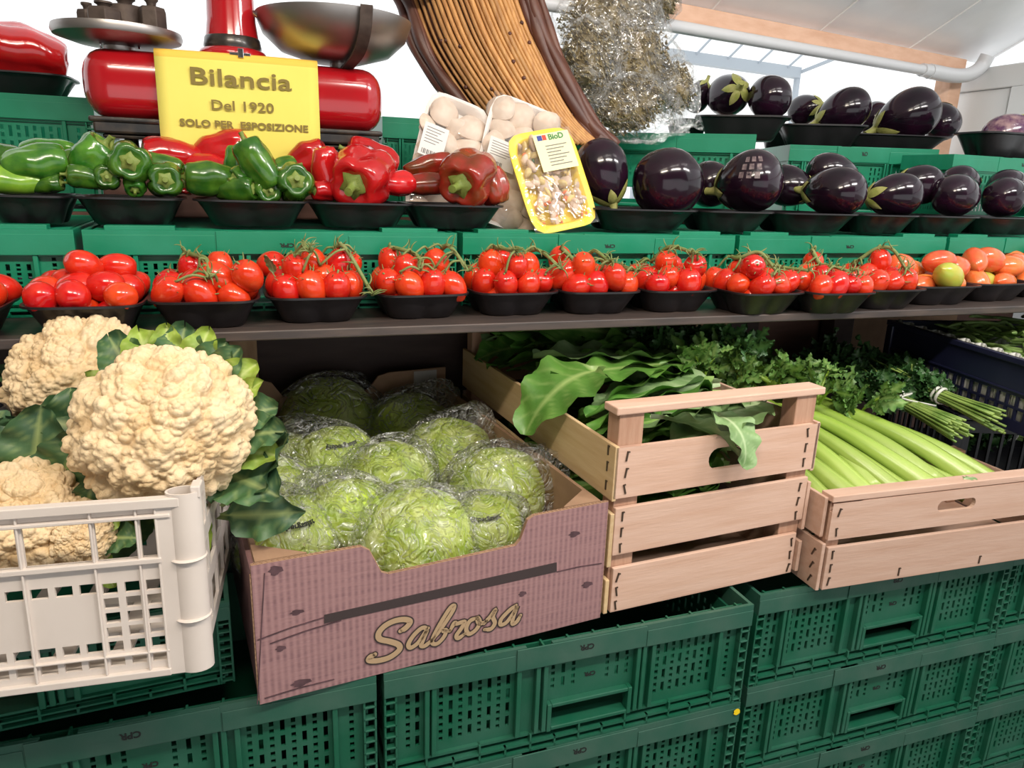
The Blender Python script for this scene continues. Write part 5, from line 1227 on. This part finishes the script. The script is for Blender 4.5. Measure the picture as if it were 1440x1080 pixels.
# ------------------------------------------------------------------ wooden crate of leafy greens
def staples(parent, pts):
    me = _st.get('m')
    for p, rz in pts:
        o = link('staple', me, parent); o.location = p; o.rotation_euler = (0, rz, 0)
_st = {'m': MB().box(-.0012, .0012, -.0012, .001, -.0075, .0075).box(-.0012, .0034, -.0012, .001, .006, .0078).mesh('staple', M['staple'], None)}
def plank(parent, x0, x1, z0, z1, y0=-.007, y1=0, hole=None, skew=0.0, name='plank', m='wood'):
    if hole:
        mb = MB(); cx, cz, hw, hh = hole; n = 16; R_ = [(cx+(hw-hh)*(1 if math.cos(t_) > 0 else -1)+hh*math.cos(t_), cz+hh*math.sin(t_)) for t_ in [2*PI*(j+.5)/n for j in range(n)]]
        Q = []
        for (hx, hz) in R_:
            dx, dz = hx-cx, hz-cz; s1 = ((x1-cx) if dx > 0 else (cx-x0))/abs(dx); s2 = ((z1-cz) if dz > 0 else (cz-z0))/abs(dz); s_ = min(s1, s2); Q.append((cx+dx*s_, cz+dz*s_))
        V = [(a, y0, b) for a, b in R_]+[(a, y0, b) for a, b in Q]+[(a, y1, b) for a, b in R_]+[(a, y1, b) for a, b in Q]; F = []
        for j in range(n):
            k = (j+1) % n; F += [(j, k, n+k, n+j), (2*n+k, 2*n+j, 3*n+j, 3*n+k), (k, j, 2*n+j, 2*n+k), (n+j, n+k, 3*n+k, 3*n+j)]
        mb.add(V, F)
        # square outer corners
        for (X, Z) in ((x0, z0), (x1, z0), (x1, z1), (x0, z1)):
            nb = sorted(range(n), key=lambda j: (Q[j][0]-X)**2+(Q[j][1]-Z)**2)
            e1 = min((j for j in nb if abs(Q[j][0]-X) < 1e-6), key=lambda j: abs(Q[j][1]-Z), default=None); e2 = min((j for j in nb if abs(Q[j][1]-Z) < 1e-6), key=lambda j: abs(Q[j][0]-X), default=None)
            if e1 is not None and e2 is not None:
                for y in (y0, y1): mb.add([(X, y, Z), (Q[e1][0], y, Q[e1][1]), (Q[e2][0], y, Q[e2][1])], [(0, 1, 2)])
        return mb.build(name, M[m], parent)
    c = [(x0, y0, z0), (x1, y0, z0+skew), (x1, y1, z0+skew), (x0, y1, z0), (x0, y0, z1), (x1, y0, z1+skew), (x1, y1, z1+skew), (x0, y1, z1)]
    return MB().hexa([Vector(p) for p in c]).build(name, M[m], parent, bevel=.0012)
w1 = thing('wooden_crate', 'tall pale wooden crate with top bars, full of dark leafy greens', 'crate', (.350, .047, .001), math.radians(3.5))
W, D_, HP = .388, .655, .334
plank(w1, .010, .372, .002, .078); plank(w1, .006, .379, .100, .178, skew=.002); plank(w1, .000, .388, .194, .274, hole=(.212, .236, .045, .018))
for x0, x1, y0 in ((.006, .048, .001), (.338, .380, .001), (.006, .048, D_-.034), (.338, .380, D_-.034)):
    MB().box(x0, x1, y0, y0+.032, .002, HP-.012).build('post', M['wood_post'], w1, bevel=.0015)
MB().box(-.002, .392, -.004, .034, HP-.012, HP).build('top_bar', M['wood'], w1, bevel=.002)
MB().box(-.002, .392, D_-.036, D_+.002, HP-.012, HP).build('top_bar', M['wood'], w1, bevel=.002)
TSL = Matrix(((0, 1, 0, 0), (1, 0, 0, 0), (0, 0, 1, 0), (0, 0, 0, 1)))
for x0, x1 in ((-.002, .005), (.381, .388)):
    for z0, z1 in ((.002, .060), (.082, .170), (.190, .276)):
        MB().box(x0, x1, -.007, D_+.004, z0, z1).build('plank', M['wood_y'] if x0 < .1 else M['wood'], w1, bevel=.0012)
for z0, z1 in ((.002, .078), (.100, .178), (.194, .268)): plank(w1, .0, .388, z0, z1, D_, D_+.007)
for k in range(4): MB().box(.006, .380, .01+.16*k, .155+.16*k, -.0005, .0035).build('bottom_slat', M['wood'], w1)
staples(w1, [((x, -.0075, z), U(-.3, .3)) for x in (.018, .362) for z in (.014, .038, .062, .112, .138, .164, .208, .234, .260)])
for z in (.21, .24, .265):
    o = link('staple', _st['m'], w1); o.location = (-.0025, .012, z); o.rotation_euler = (0, 0, -PI/2)
W1M = Matrix.Translation((.350, .047, .001)) @ Matrix.Rotation(math.radians(3.5), 4, 'Z')
def head_of_greens(lx, ly, lz, d, n, L, label, pale=.25, W_=.05):
    t = thing('leafy_greens_bunch', label, 'leafy greens', W1M @ Vector((lx, ly, lz)), 0, 'leafy greens in the wooden crate')
    d = Vector(d)
    for k in range(n):
        dd = (d.normalized()+Vector((U(-.16, .16), U(-.22, .22), U(-.02, .20)))).normalized()
        up = U(-.6, .6)
        n_ = dd.to_track_quat('Z', 'Y').to_matrix() @ Vector((0, 1, 0)); sp = math.atan2(n_.cross(Vector((0, 0, -1))).dot(dd), n_.dot(Vector((0, 0, -1))))
        leaf(t, M['greens_pale'] if rnd.random() < pale else M['greens'], (U(-.01, .01), U(-.025, .025), .004*k), dd, L*U(.8, 1.08), W_*U(.85, 1.25), sp+up, curl=U(.1, .6), ruf=U(.12, .26), cup=U(-.25, .15), seed=rnd.randrange(9999), power=.7, nu=24, nv=12, blunt=.6)
    return t
for k, (lx, ly, lz, d, n, L, lb) in enumerate([
    (.365, .60, .285, (-1, .05, .03), 6, .33, 'leafy greens head along the back top bar of the wooden crate'),
    (.370, .50, .290, (-1, .10, .05), 7, .36, 'bright green long-leaved head, second from the back in wooden crate'),
    (.370, .40, .288, (-1, .05, .04), 7, .35, 'leafy greens head in the middle of the wooden crate'),
    (.360, .30, .283, (-1, -.05, .03), 7, .34, 'leafy greens head with pale veined leaf on top'),
    (.350, .20, .272, (-1, -.06, .02), 6, .30, 'leafy greens head near the front left post'),
    (.345, .12, .255, (-1, .0, .02), 6, .28, 'leafy greens head just behind the front top bar')]):
    head_of_greens(lx, ly, lz, d, n, L, lb)
for k, (ly, lz) in enumerate(((.54, .12), (.36, .13), (.22, .12), (.14, .13), (.45, .06), (.15, .05), (.27, .055), (.15, .19))):
    head_of_greens(.345, ly, lz, (-1, 0, .03), 6, .285, f'dark leafy greens seen low through the slats, {ORD[k]} layer bundle in the wooden crate', .1)
def loose(lx, ly, lz, d, L, W_, label, sp, curl, pale, seed):
    t = thing('loose_leaf', label, 'leaf', W1M @ Vector((lx, ly, lz)), 0, None)
    leaf(t, M['greens_pale'] if pale else M['greens'], (0, 0, 0), d, L, W_, sp, curl=curl, ruf=.12, cup=-.15, seed=seed, power=.62, nu=30, nv=14, blunt=.5, teeth=.06, tn=11)
loose(.23, .36, .305, (-1, -.12, -.02), .21, .052, 'pale veined leaf lying on top of the leafy greens', 2.9, .25, True, 3)
loose(.10, .22, .325, (-.95, -.35, .22), .20, .066, 'smooth green leaf hanging over the left board of the wooden crate', 3.0, 1.5, False, 4)
loose(.34, .075, .290, (-.9, -.28, .03), .23, .060, 'crumpled leaf lying under the front top bar of wooden crate', 3.1, .5, True, 5)
loose(.20, .035, .292, (.30, -.75, .25), .115, .040, 'grey green leaf drooping over the front board above the handle hole', 3.0, 2.1, True, 6)
loose(.30, .10, .302, (.75, -.25, .05), .12, .045, 'green leaf tip resting against right front post', 2.8, .7, False, 7)
loose(.10, .06, .288, (.9, -.3, .05), .16, .045, 'dark curled leaf end behind the left front post', 2.7, .9, True, 8)
loose(.13, .52, .300, (-.8, .1, .15), .15, .060, 'rounded leaf at back left corner of the wooden crate', 2.9, .8, False, 10)
loose(.32, .47, .312, (1, -.05, .12), .17, .05, 'yellow green leaf tip pointing right toward the celery', 3.0, -.3, False, 11)

# ------------------------------------------------------------------ low crate of celery and parsley
w2 = thing('wooden_crate', 'low pale wooden crate of celery with handle hole, at the right', 'crate', (.752, .030, -.0185), math.radians(-2.5))
plank(w2, .004, .560, .004, .084); plank(w2, .000, .565, .098, .165, hole=(.268, .136, .043, .0105))
MB().box(-.002, .567, -.007, .022, .1665, .178).build('top_bar', M['wood'], w2, bevel=.0015)
for x0 in (.004, .535): MB().box(x0, x0+.026, .001, .030, .004, .166).build('post', M['wood_post'], w2, bevel=.0015)
for x0 in (-.008, .566):
    for z0, z1 in ((.004, .092), (.100, .172) if x0 < 0 else (.096, .112)): MB().box(x0, x0+.007, -.006 if z0 < .05 else .004, .27, z0, z1).build('plank', M['wood'], w2, bevel=.0012)
plank(w2, .0, .565, .004, .084, .263, .270); plank(w2, .0, .565, .092, .125, .263, .270)
for x0 in (.004, .535): MB().box(x0, x0+.026, .235, .262, .004, .126).build('post', M['wood_post'], w2, bevel=.0015)
for k in range(3): MB().box(.004, .560, .01+.088*k, .085+.088*k, .0, .004).build('bottom_slat', M['wood'], w2)
staples(w2, [((x, -.0075, z), U(-.2, .3)) for x in (.014, .548) for z in (.02, .045, .070, .112, .148)]+[((.165, -.0075, .018), 0), ((.35, -.0075, .018), 0)])
for z in (.02, .045, .07):
    o = link('staple', _st['m'], w2); o.location = (-.0085, .012, z); o.rotation_euler = (0, 0.4, -PI/2)
W2M = Matrix.Translation((.752, .030, -.0185)) @ Matrix.Rotation(math.radians(-2.5), 4, 'Z')
def leaflet_mesh(name, m, seed, n=3, L=.055, W_=.017):
    mb = MB(); r_ = random.Random(seed)
    for k in range(n):
        ang = (k-(n-1)/2)*.75+r_.uniform(-.15, .15); sc_ = r_.uniform(.75, 1.1)*(1.15 if k == n//2 else .9)
        leaf_grid(mb, L*sc_, W_*sc_, curl=r_.uniform(-.8, .8), ruf=.2, teeth=.55, tn=4, cup=r_.uniform(-.3, .3), seed=seed*7+k, nu=13, nv=4, pet=.12, M4=Matrix.Rotation(ang, 4, 'Y') @ Matrix.Rotation(r_.uniform(-.3, .3), 4, 'X'), power=.7)
    return mb.mesh(name, m, 180)
CLF = [leaflet_mesh('leaf', M['celery_leaf'], k, 3) for k in range(5)]
def stalk(pts, r0, r1, seed):
    mb = MB(); P = catmull(pts, 5); k = len(P); n = 14
    R_ = [r0+(r1-r0)*(j/(k-1))**.8 for j in range(k)]
    mb.tube(P, R_, n, ridges=.15, flat=.75, a=[.75*(1-j/(k-1))**2 for j in range(k)]); mb.a = [min(1, x+(.28 if q % 2 else -.0)) for q, x in enumerate(mb.a)]; return mb
def celery(bx, by, bz, ex, ey, ez, n, label, sd):
    """head with its cut base behind the front bar, leaf ends up and back."""
    b0 = W2M @ Vector((bx, by, bz)); e0 = W2M @ Vector((ex, ey, ez)); t = thing('celery_bunch', label, 'celery', b0, 0, 'celery in the low wooden crate'); d = (e0-b0); L = d.length; d.normalize()
    sx_ = d.cross(Vector((0, 0, 1))).normalized(); up = sx_.cross(d)
    for k in range(n):
        a = (k-(n-1)/2)/max(1, (n-1)/2); rr = U(.0165, .0205); h_ = U(-.012, .022)
        pts = [sx_*(a*.027)+up*(h_*.5), d*L*.3+sx_*(a*.034)+up*(h_+.012), d*L*.62+sx_*(a*.036+U(-.006, .006))+up*(h_+.012), d*L*U(.9, 1.0)+sx_*(a*.055+U(-.012, .012))+up*(h_+U(-.01, .02))]
        stalk(pts, rr, rr*.52, k).build('stalk', M['celery'], t, smooth=180)
        e_ = Vector(pts[-1]); dd = (Vector(pts[-1])-Vector(pts[-2])).normalized()
        for q_ in range(2):                                    # thin twigs that carry the leaves
            td = (dd+sx_*U(-.6, .6)+up*U(-.15, .5)).normalized(); tl = U(.05, .11); e2 = e_+td*tl
            MB().tube(catmull([e_-dd*.01, e_+td*tl*.5, e2], 3), [.0055, .005, .0045, .004, .0036, .003, .0028], 6).build('twig', M['celery'], t, smooth=180)
            for z_ in range(3):
                o = link('leaf', rnd.choice(CLF), t); o.location = e_.lerp(e2, .4+.3*z_); ld = (td+Vector((U(-.7, .7), U(-.7, .7), U(-.3, .7)))).normalized(); o.rotation_euler = aim(ld, U(0, 6)); s_ = U(.8, 1.25); o.scale = (s_, s_, s_)
    return t
for k, c in enumerate([(.045, .045, .120, -.03, .34, .205, 3, 'celery head with its stalks beside the tall crate post'),
                       (.120, .045, .135, .01, .36, .235, 3, 'second celery head from the left crate wall'),
                       (.200, .045, .140, .05, .38, .245, 3, 'thick pale celery head in the middle of the low crate'),
                       (.280, .045, .142, .11, .38, .245, 3, 'celery head with long smooth stalks right of middle'),
                       (.360, .045, .140, .16, .36, .235, 3, 'celery head sloping down toward the black crate'),
                       (.425, .050, .128, .22, .33, .205, 3, 'last celery head on the right next to the parsley bunch'),
                       (.080, .060, .080, -.01, .30, .150, 3, 'celery head lying under the others at left'),
                       (.250, .060, .090, .10, .33, .170, 3, 'celery head lying under the others in the middle')]): celery(*c, k)
# crown of loose celery leaves behind the heads
def sprig(loc, label, n, rad, sc_, meshes, stem_m, cat, name, up=(0, -.2, 1), group=None, spread=1.0):
    t = thing(name, label, cat, loc, 0, group)
    for k in range(n):
        d_ = (Vector(up)+Vector((U(-1, 1), U(-1, 1), U(-.5, .6)))*spread).normalized(); L_ = rad*U(.5, 1)
        MB().tube(catmull([(U(-.01, .01), U(-.01, .01), -.02), d_*L_*.5+Vector((0, 0, .004)), d_*L_], 3), [.003]*6+[.0022], 5).build('stem', stem_m, t, smooth=180)
        for z_ in range(4):
            o = link('leaf', rnd.choice(meshes), t); o.location = d_*L_*(.45+.2*z_); ld = (d_+Vector((U(-1, 1), U(-1, 1), U(-.4, .6)))*.8).normalized(); o.rotation_euler = aim(ld, U(0, 6)); s_ = sc_*U(.8, 1.25); o.scale = (s_, s_, s_)
    return t
DLF = [leaflet_mesh('leaf', M['parsley'], 30+k, 3) for k in range(4)]
for (px, py, z, lb, dk) in ((945, 512, .29, 'dark celery leaf sprig behind the bright leaf tip', 1), (1000, 492, .31, 'tallest dark celery sprig in front of the shelf leg', 1), (1035, 508, .31, 'dark serrated celery sprig left of the brown board', 1),
                            (985, 532, .28, 'pale celery leaf sprig leaning over the tall crate', 0), (1045, 535, .27, 'light green celery sprig behind the right crate post', 0), (1100, 538, .26, 'light celery sprig at the foot of the brown board', 0), (1150, 560, .24, 'celery leaf sprig between celery and parsley', 0), (905, 505, .28, 'dark celery sprig at the back right of the leafy greens', 1), (1200, 585, .20, 'low celery leaves above the right stalks', 0)):
    sprig(at_z(px, py, z), lb, 4, .075, .8, DLF if dk else CLF, M['parsley_stem'] if dk else M['celery'], 'celery leaves', 'celery_sprig', up=(-.25, -.15, .8), group='celery leaf sprigs', spread=.9)
PLF = [leaflet_mesh('leaf', M['parsley'], 50+k, 3, .034, .014) for k in range(5)]
def parsley(tail, head, label, n, band_at, sd, dark=True):
    """bunch: stems from tail to the band and on, leaves at head end."""
    t = thing('parsley_bunch', label, 'parsley', tail, 0, 'parsley bunches'); d = head-tail; L = d.length; d.normalize(); sx_ = d.cross(Vector((0, 0, 1))).normalized(); up = sx_.cross(d)
    bp_ = band_at
    for k in range(n):
        a = U(0, 2*PI); q_ = U(.2, 1)**.5; o1 = sx_*math.cos(a)*q_+up*math.sin(a)*q_
        P = [o1*.024+d*U(-.015, .015), d*L*bp_+o1*.013, d*L*(bp_+.22)+o1*.028+Vector((0, 0, .004)), d*L*U(.62, .95)+o1*U(.035, .065)]
        MB().tube(catmull(P, 4), [.0026]*8+[.0018]*5, 5).build('stem', M['parsley_stem'], t, smooth=180)
    mb = MB(); V = []
    for k in range(170):
        u = U(.38, 1.08); a = U(0, 2*PI); q_ = U(.35, 1)*(.020+.030*min(1, (u-.35)*2.2)); p = d*L*u+(sx_*math.cos(a)+up*math.sin(a)*.75)*q_
        me = rnd.choice(PLF); ld = (d*.9+Vector((U(-1, 1), U(-1, 1), U(-.4, 1)))).normalized(); mt = Matrix.Translation(p) @ aim(ld, U(0, 6)).to_matrix().to_4x4() @ Matrix.Scale(U(.8, 1.35), 4)
        at_ = [0.0]*len(me.vertices)
        if 'tint' in me.attributes: me.attributes['tint'].data.foreach_get('value', at_)
        mb.add([mt @ v.co for v in me.vertices], [tuple(p_.vertices) for p_ in me.polygons], 0, at_)
    tag(mb.build('foliage', M['parsley'], t, smooth=180), kind='stuff')
    for z_ in ((-.006, .006) if sd % 2 else (0,)):
        rg = MB(); P = [d*(L*bp_+z_+.002*math.sin(2*th_))+(sx_*math.cos(th_)+up*math.sin(th_))*.0178 for th_ in [2*PI*j/20 for j in range(21)]]; rg.tube(P, .0035, 6, flat=.6).build('rubber_band', M['band'], t, smooth=180)
    if not sd % 2:
        for s_ in (1, -1): MB().tube(catmull([d*L*bp_+up*.018, d*L*bp_+up*.026+d*.02*s_, d*(L*bp_+.03*s_)+up*.020+sx_*.03*s_, d*(L*bp_+.05*s_)+up*.008+sx_*.04], 4), .003, 6, flat=.5).build('band_end', M['band'], t, smooth=180)
    return t
parsley(at_z(1350, 606, .19), at_z(1180, 520, .215), 'parsley bunch tied with knotted white band, nearest the celery', 34, .42, 0)
parsley(at_z(1405, 592, .205), at_z(1228, 515, .23), 'parsley bunch with double white rubber band, stalks to the right', 34, .42, 1)
parsley(Vector((1.68, .34, .075)), Vector((1.52, .40, .090)), 'dark parsley bunch at the right edge beside black crate', 26, .35, 3)
parsley(at_z(1290, 568, .18), at_z(1165, 505, .23), 'dark leafy parsley bunch at the back under the navy crate', 24, .35, 5)

# black low crate around the parsley, navy crate of beans
def vcrate(name, label, loc, rz, W_, D2, H_, m, post, bar, rows, solid_top, liner=False):
    t = thing(name, label, 'crate', loc, rz)
    Hf = []
    for k in range(int((W_-.06)/.026)):
        x = .035+k*.026
        for (z0, z1) in rows: Hf.append((x, x+.020, z0, z1))
    Hs = []
    for k in range(int((D2-.06)/.026)):
        x = .035+k*.026
        for (z0, z1) in rows: Hs.append((x, x+.020, z0, z1))
    for nm, y in (('front_panel', 0), ('back_panel', D2-.005)): MB().holes(0, W_, 0, H_, y, y+.005, Hf).build(nm, M[m], t)
    for x in (0, W_-.005): MB().holes(.005, D2-.005, 0, H_, x, x+.005, Hs, M=TSL).build('side_panel', M[m], t)
    MB().box(.005, W_-.005, .005, D2-.005, 0, .005).build('bottom_panel', M[m], t)
    r = MB(); r.box(-.006, W_+.006, -.008, .006, H_-.012, H_); r.box(-.006, W_+.006, D2-.006, D2+.008, H_-.012, H_); r.box(-.008, .006, .006, D2-.006, H_-.012, H_); r.box(W_-.006, W_+.008, .006, D2-.006, H_-.012, H_)
    z_ = solid_top-.004; r.box(-.004, .002, 0, D2, z_, z_+.005); r.box(0, W_, -.004, .002, z_, z_+.005)
    r.build('rim', M[m], t, bevel=.0015)
    for x in (-.006, W_-.018):
        for y in (-.006, D2-.018): MB().box(x, x+.024, y, y+.024, 0, H_-.012).build('corner_post', M[m], t, bevel=.003)
    return t
B = vcrate('black_crate', 'low black plastic crate with parsley behind the celery crate', (1.340, .288, -.018), math.radians(-20), .46, .34, .193, 'black_plastic', 0, 0, [(.05, .150)], .178)
NYAW = math.radians(-12)
NV0 = Vector((1.303, .030, .1785)); NW, ND, NH = .44, .57, .151
nv = vcrate('navy_crate', 'dark navy plastic crate of green beans with wavy paper liner', NV0, NYAW, NW, ND, NH, 'navy', 0, 0, [(.024, .046), (.051, .073)], .083)
mb = MB()
for k in range(46):
    y0, y1 = .010+k*(ND-.02)/46, .010+(k+1)*(ND-.02)/46; a = lambda j: .0035*(1 if j % 4 in (1, 2) else -1)
    for (xx, dx) in ((.010, 1),): mb.add([(xx+a(k), y0, .01), (xx+a(k+1), y1, .01), (xx+a(k+1), y1, NH+.004+.5*a(k+1)), (xx+a(k), y0, NH+.004+.5*a(k))], [(0, 1, 2, 3)])
for k in range(46):
    x0, x1 = .010+k*(NW-.02)/46, .010+(k+1)*(NW-.02)/46; a = lambda j: .0035*(1 if j % 4 in (1, 2) else -1)
    mb.add([(x0, ND-.012+a(k), .01), (x1, ND-.012+a(k+1), .01), (x1, ND-.012+a(k+1), NH-.026+.8*a(k+1)), (x0, ND-.012+a(k), NH-.026+.8*a(k))], [(0, 1, 2, 3)])
o = mb.build('paper_liner', M['paper'], nv, smooth=180); o.modifiers.new('thick', 'SOLIDIFY').thickness = .0006
NM = Matrix.Translation(NV0) @ Matrix.Rotation(NYAW, 4, 'Z')
def bean_mesh(sd):
    r_ = random.Random(sd); b_ = r_.uniform(.004, .022)*r_.choice((1, -1)); L = r_.uniform(.10, .14)
    P = [(b_*math.sin(PI*t), .006*math.sin(4*t+sd), L*(t-.5)) for t in [j/9 for j in range(10)]]
    return MB().tube(P, [.0012, .0038, .0044, .0046, .0045, .0046, .0044, .0040, .0032, .0010], 7).mesh('green_bean', M['bean'], 180)
BN = [bean_mesh(k) for k in range(6)]
for k in range(210):
    x = U(.055, NW-.05); y = U(.055, ND-.06); hz = .112+.055*min(1, max(0, (x-.03)/.15))*(1-.5*((y-.28)/.3)**2)+U(-.03, .022)
    me = rnd.choice(BN); lim = min(1, (x-.03)/.08)
    o = link('green_bean', me); o.location = NM @ Vector((x, y, hz)); yaw = U(-1.2, 1.2)+(1.57 if lim < .5 else 0) if False else U(-2.2, -.6)
    d = Vector((math.cos(yaw), math.sin(yaw), U(-.25, .25))) if x > .12 and y > .1 and y < ND-.12 else Vector((U(-.3, .3), 1, U(-.1, .1)))
    if y < .1 or y > ND-.12: d = Vector((1, U(-.3, .3), U(-.1, .1)))
    if x < .12 and (y < .1 or y > ND-.12): o.location = NM @ Vector((.13, .2, hz))
    o.rotation_euler = aim(NM.to_3x3() @ d, U(0, 6))
    tag(o, 'slender green bean in the heap inside the navy crate', 'green bean', 'green beans heaped in the navy crate')
core = MB().grid(lambda u, v: (.03+(NW-.06)*u, .03+(ND-.06)*v, .05+.068*(math.sin(PI*u)*math.sin(PI*v))**.5), 10, 10).build('bean_heap', M['bean'], None, smooth=180); core.matrix_world = NM
tag(core, 'lower mass of green beans filling the navy crate', 'green beans', 'green beans heaped in the navy crate', 'stuff')

# ------------------------------------------------------------------ small things
leaf(leaf_later, M['greens_pale'], (0, 0, 0), (-.15, -.2, 1), .036, .010, 2.9, curl=.5, ruf=.1, seed=3, blunt=.5)
fl_ = thing('fallen_leaf', 'torn grey green leaf scrap lying on the top bar of the celery crate', 'leaf', W2M @ Vector((.305, .006, .1795)))
leaf(fl_, M['greens_pale'], (-.02, 0, 0), (1, .05, .02), .045, .010, 3.1, curl=.2, ruf=.2, seed=8, blunt=.5)
yc_ = at_y(1036, 1001, -.0030)
stk = MB(); n = 12; V = [(.006*math.cos(2*PI*j/n)*(1+.2*math.sin(3*j)), 0, .006*math.sin(2*PI*j/n)) for j in range(n)]; stk.add(V+[(x, -.0006, z) for x, y, z in V], [tuple(range(n)), tuple(range(2*n-1, n-1, -1))]+[(j, (j+1) % n, n+(j+1) % n, n+j) for j in range(n)])
o = stk.build('sticker', M['yellow_tray'], None); o.location = yc_; tag(o, 'small torn yellow sticker on the rim of a green crate, middle stack', 'sticker')
cb = thing('cardboard_sheet', 'pinkish cardboard sheet standing behind the navy bean crate under the shelf', 'cardboard', (1.46, .77, .165), math.radians(4))
prism(MB(), [(0, 0), (.46, 0), (.46, .225), (.40, .228), (.36, .20), (.30, .19), (.25, .215), (.20, .228), (0, .228)], 0, .006).build('sheet', M['card'], cb)
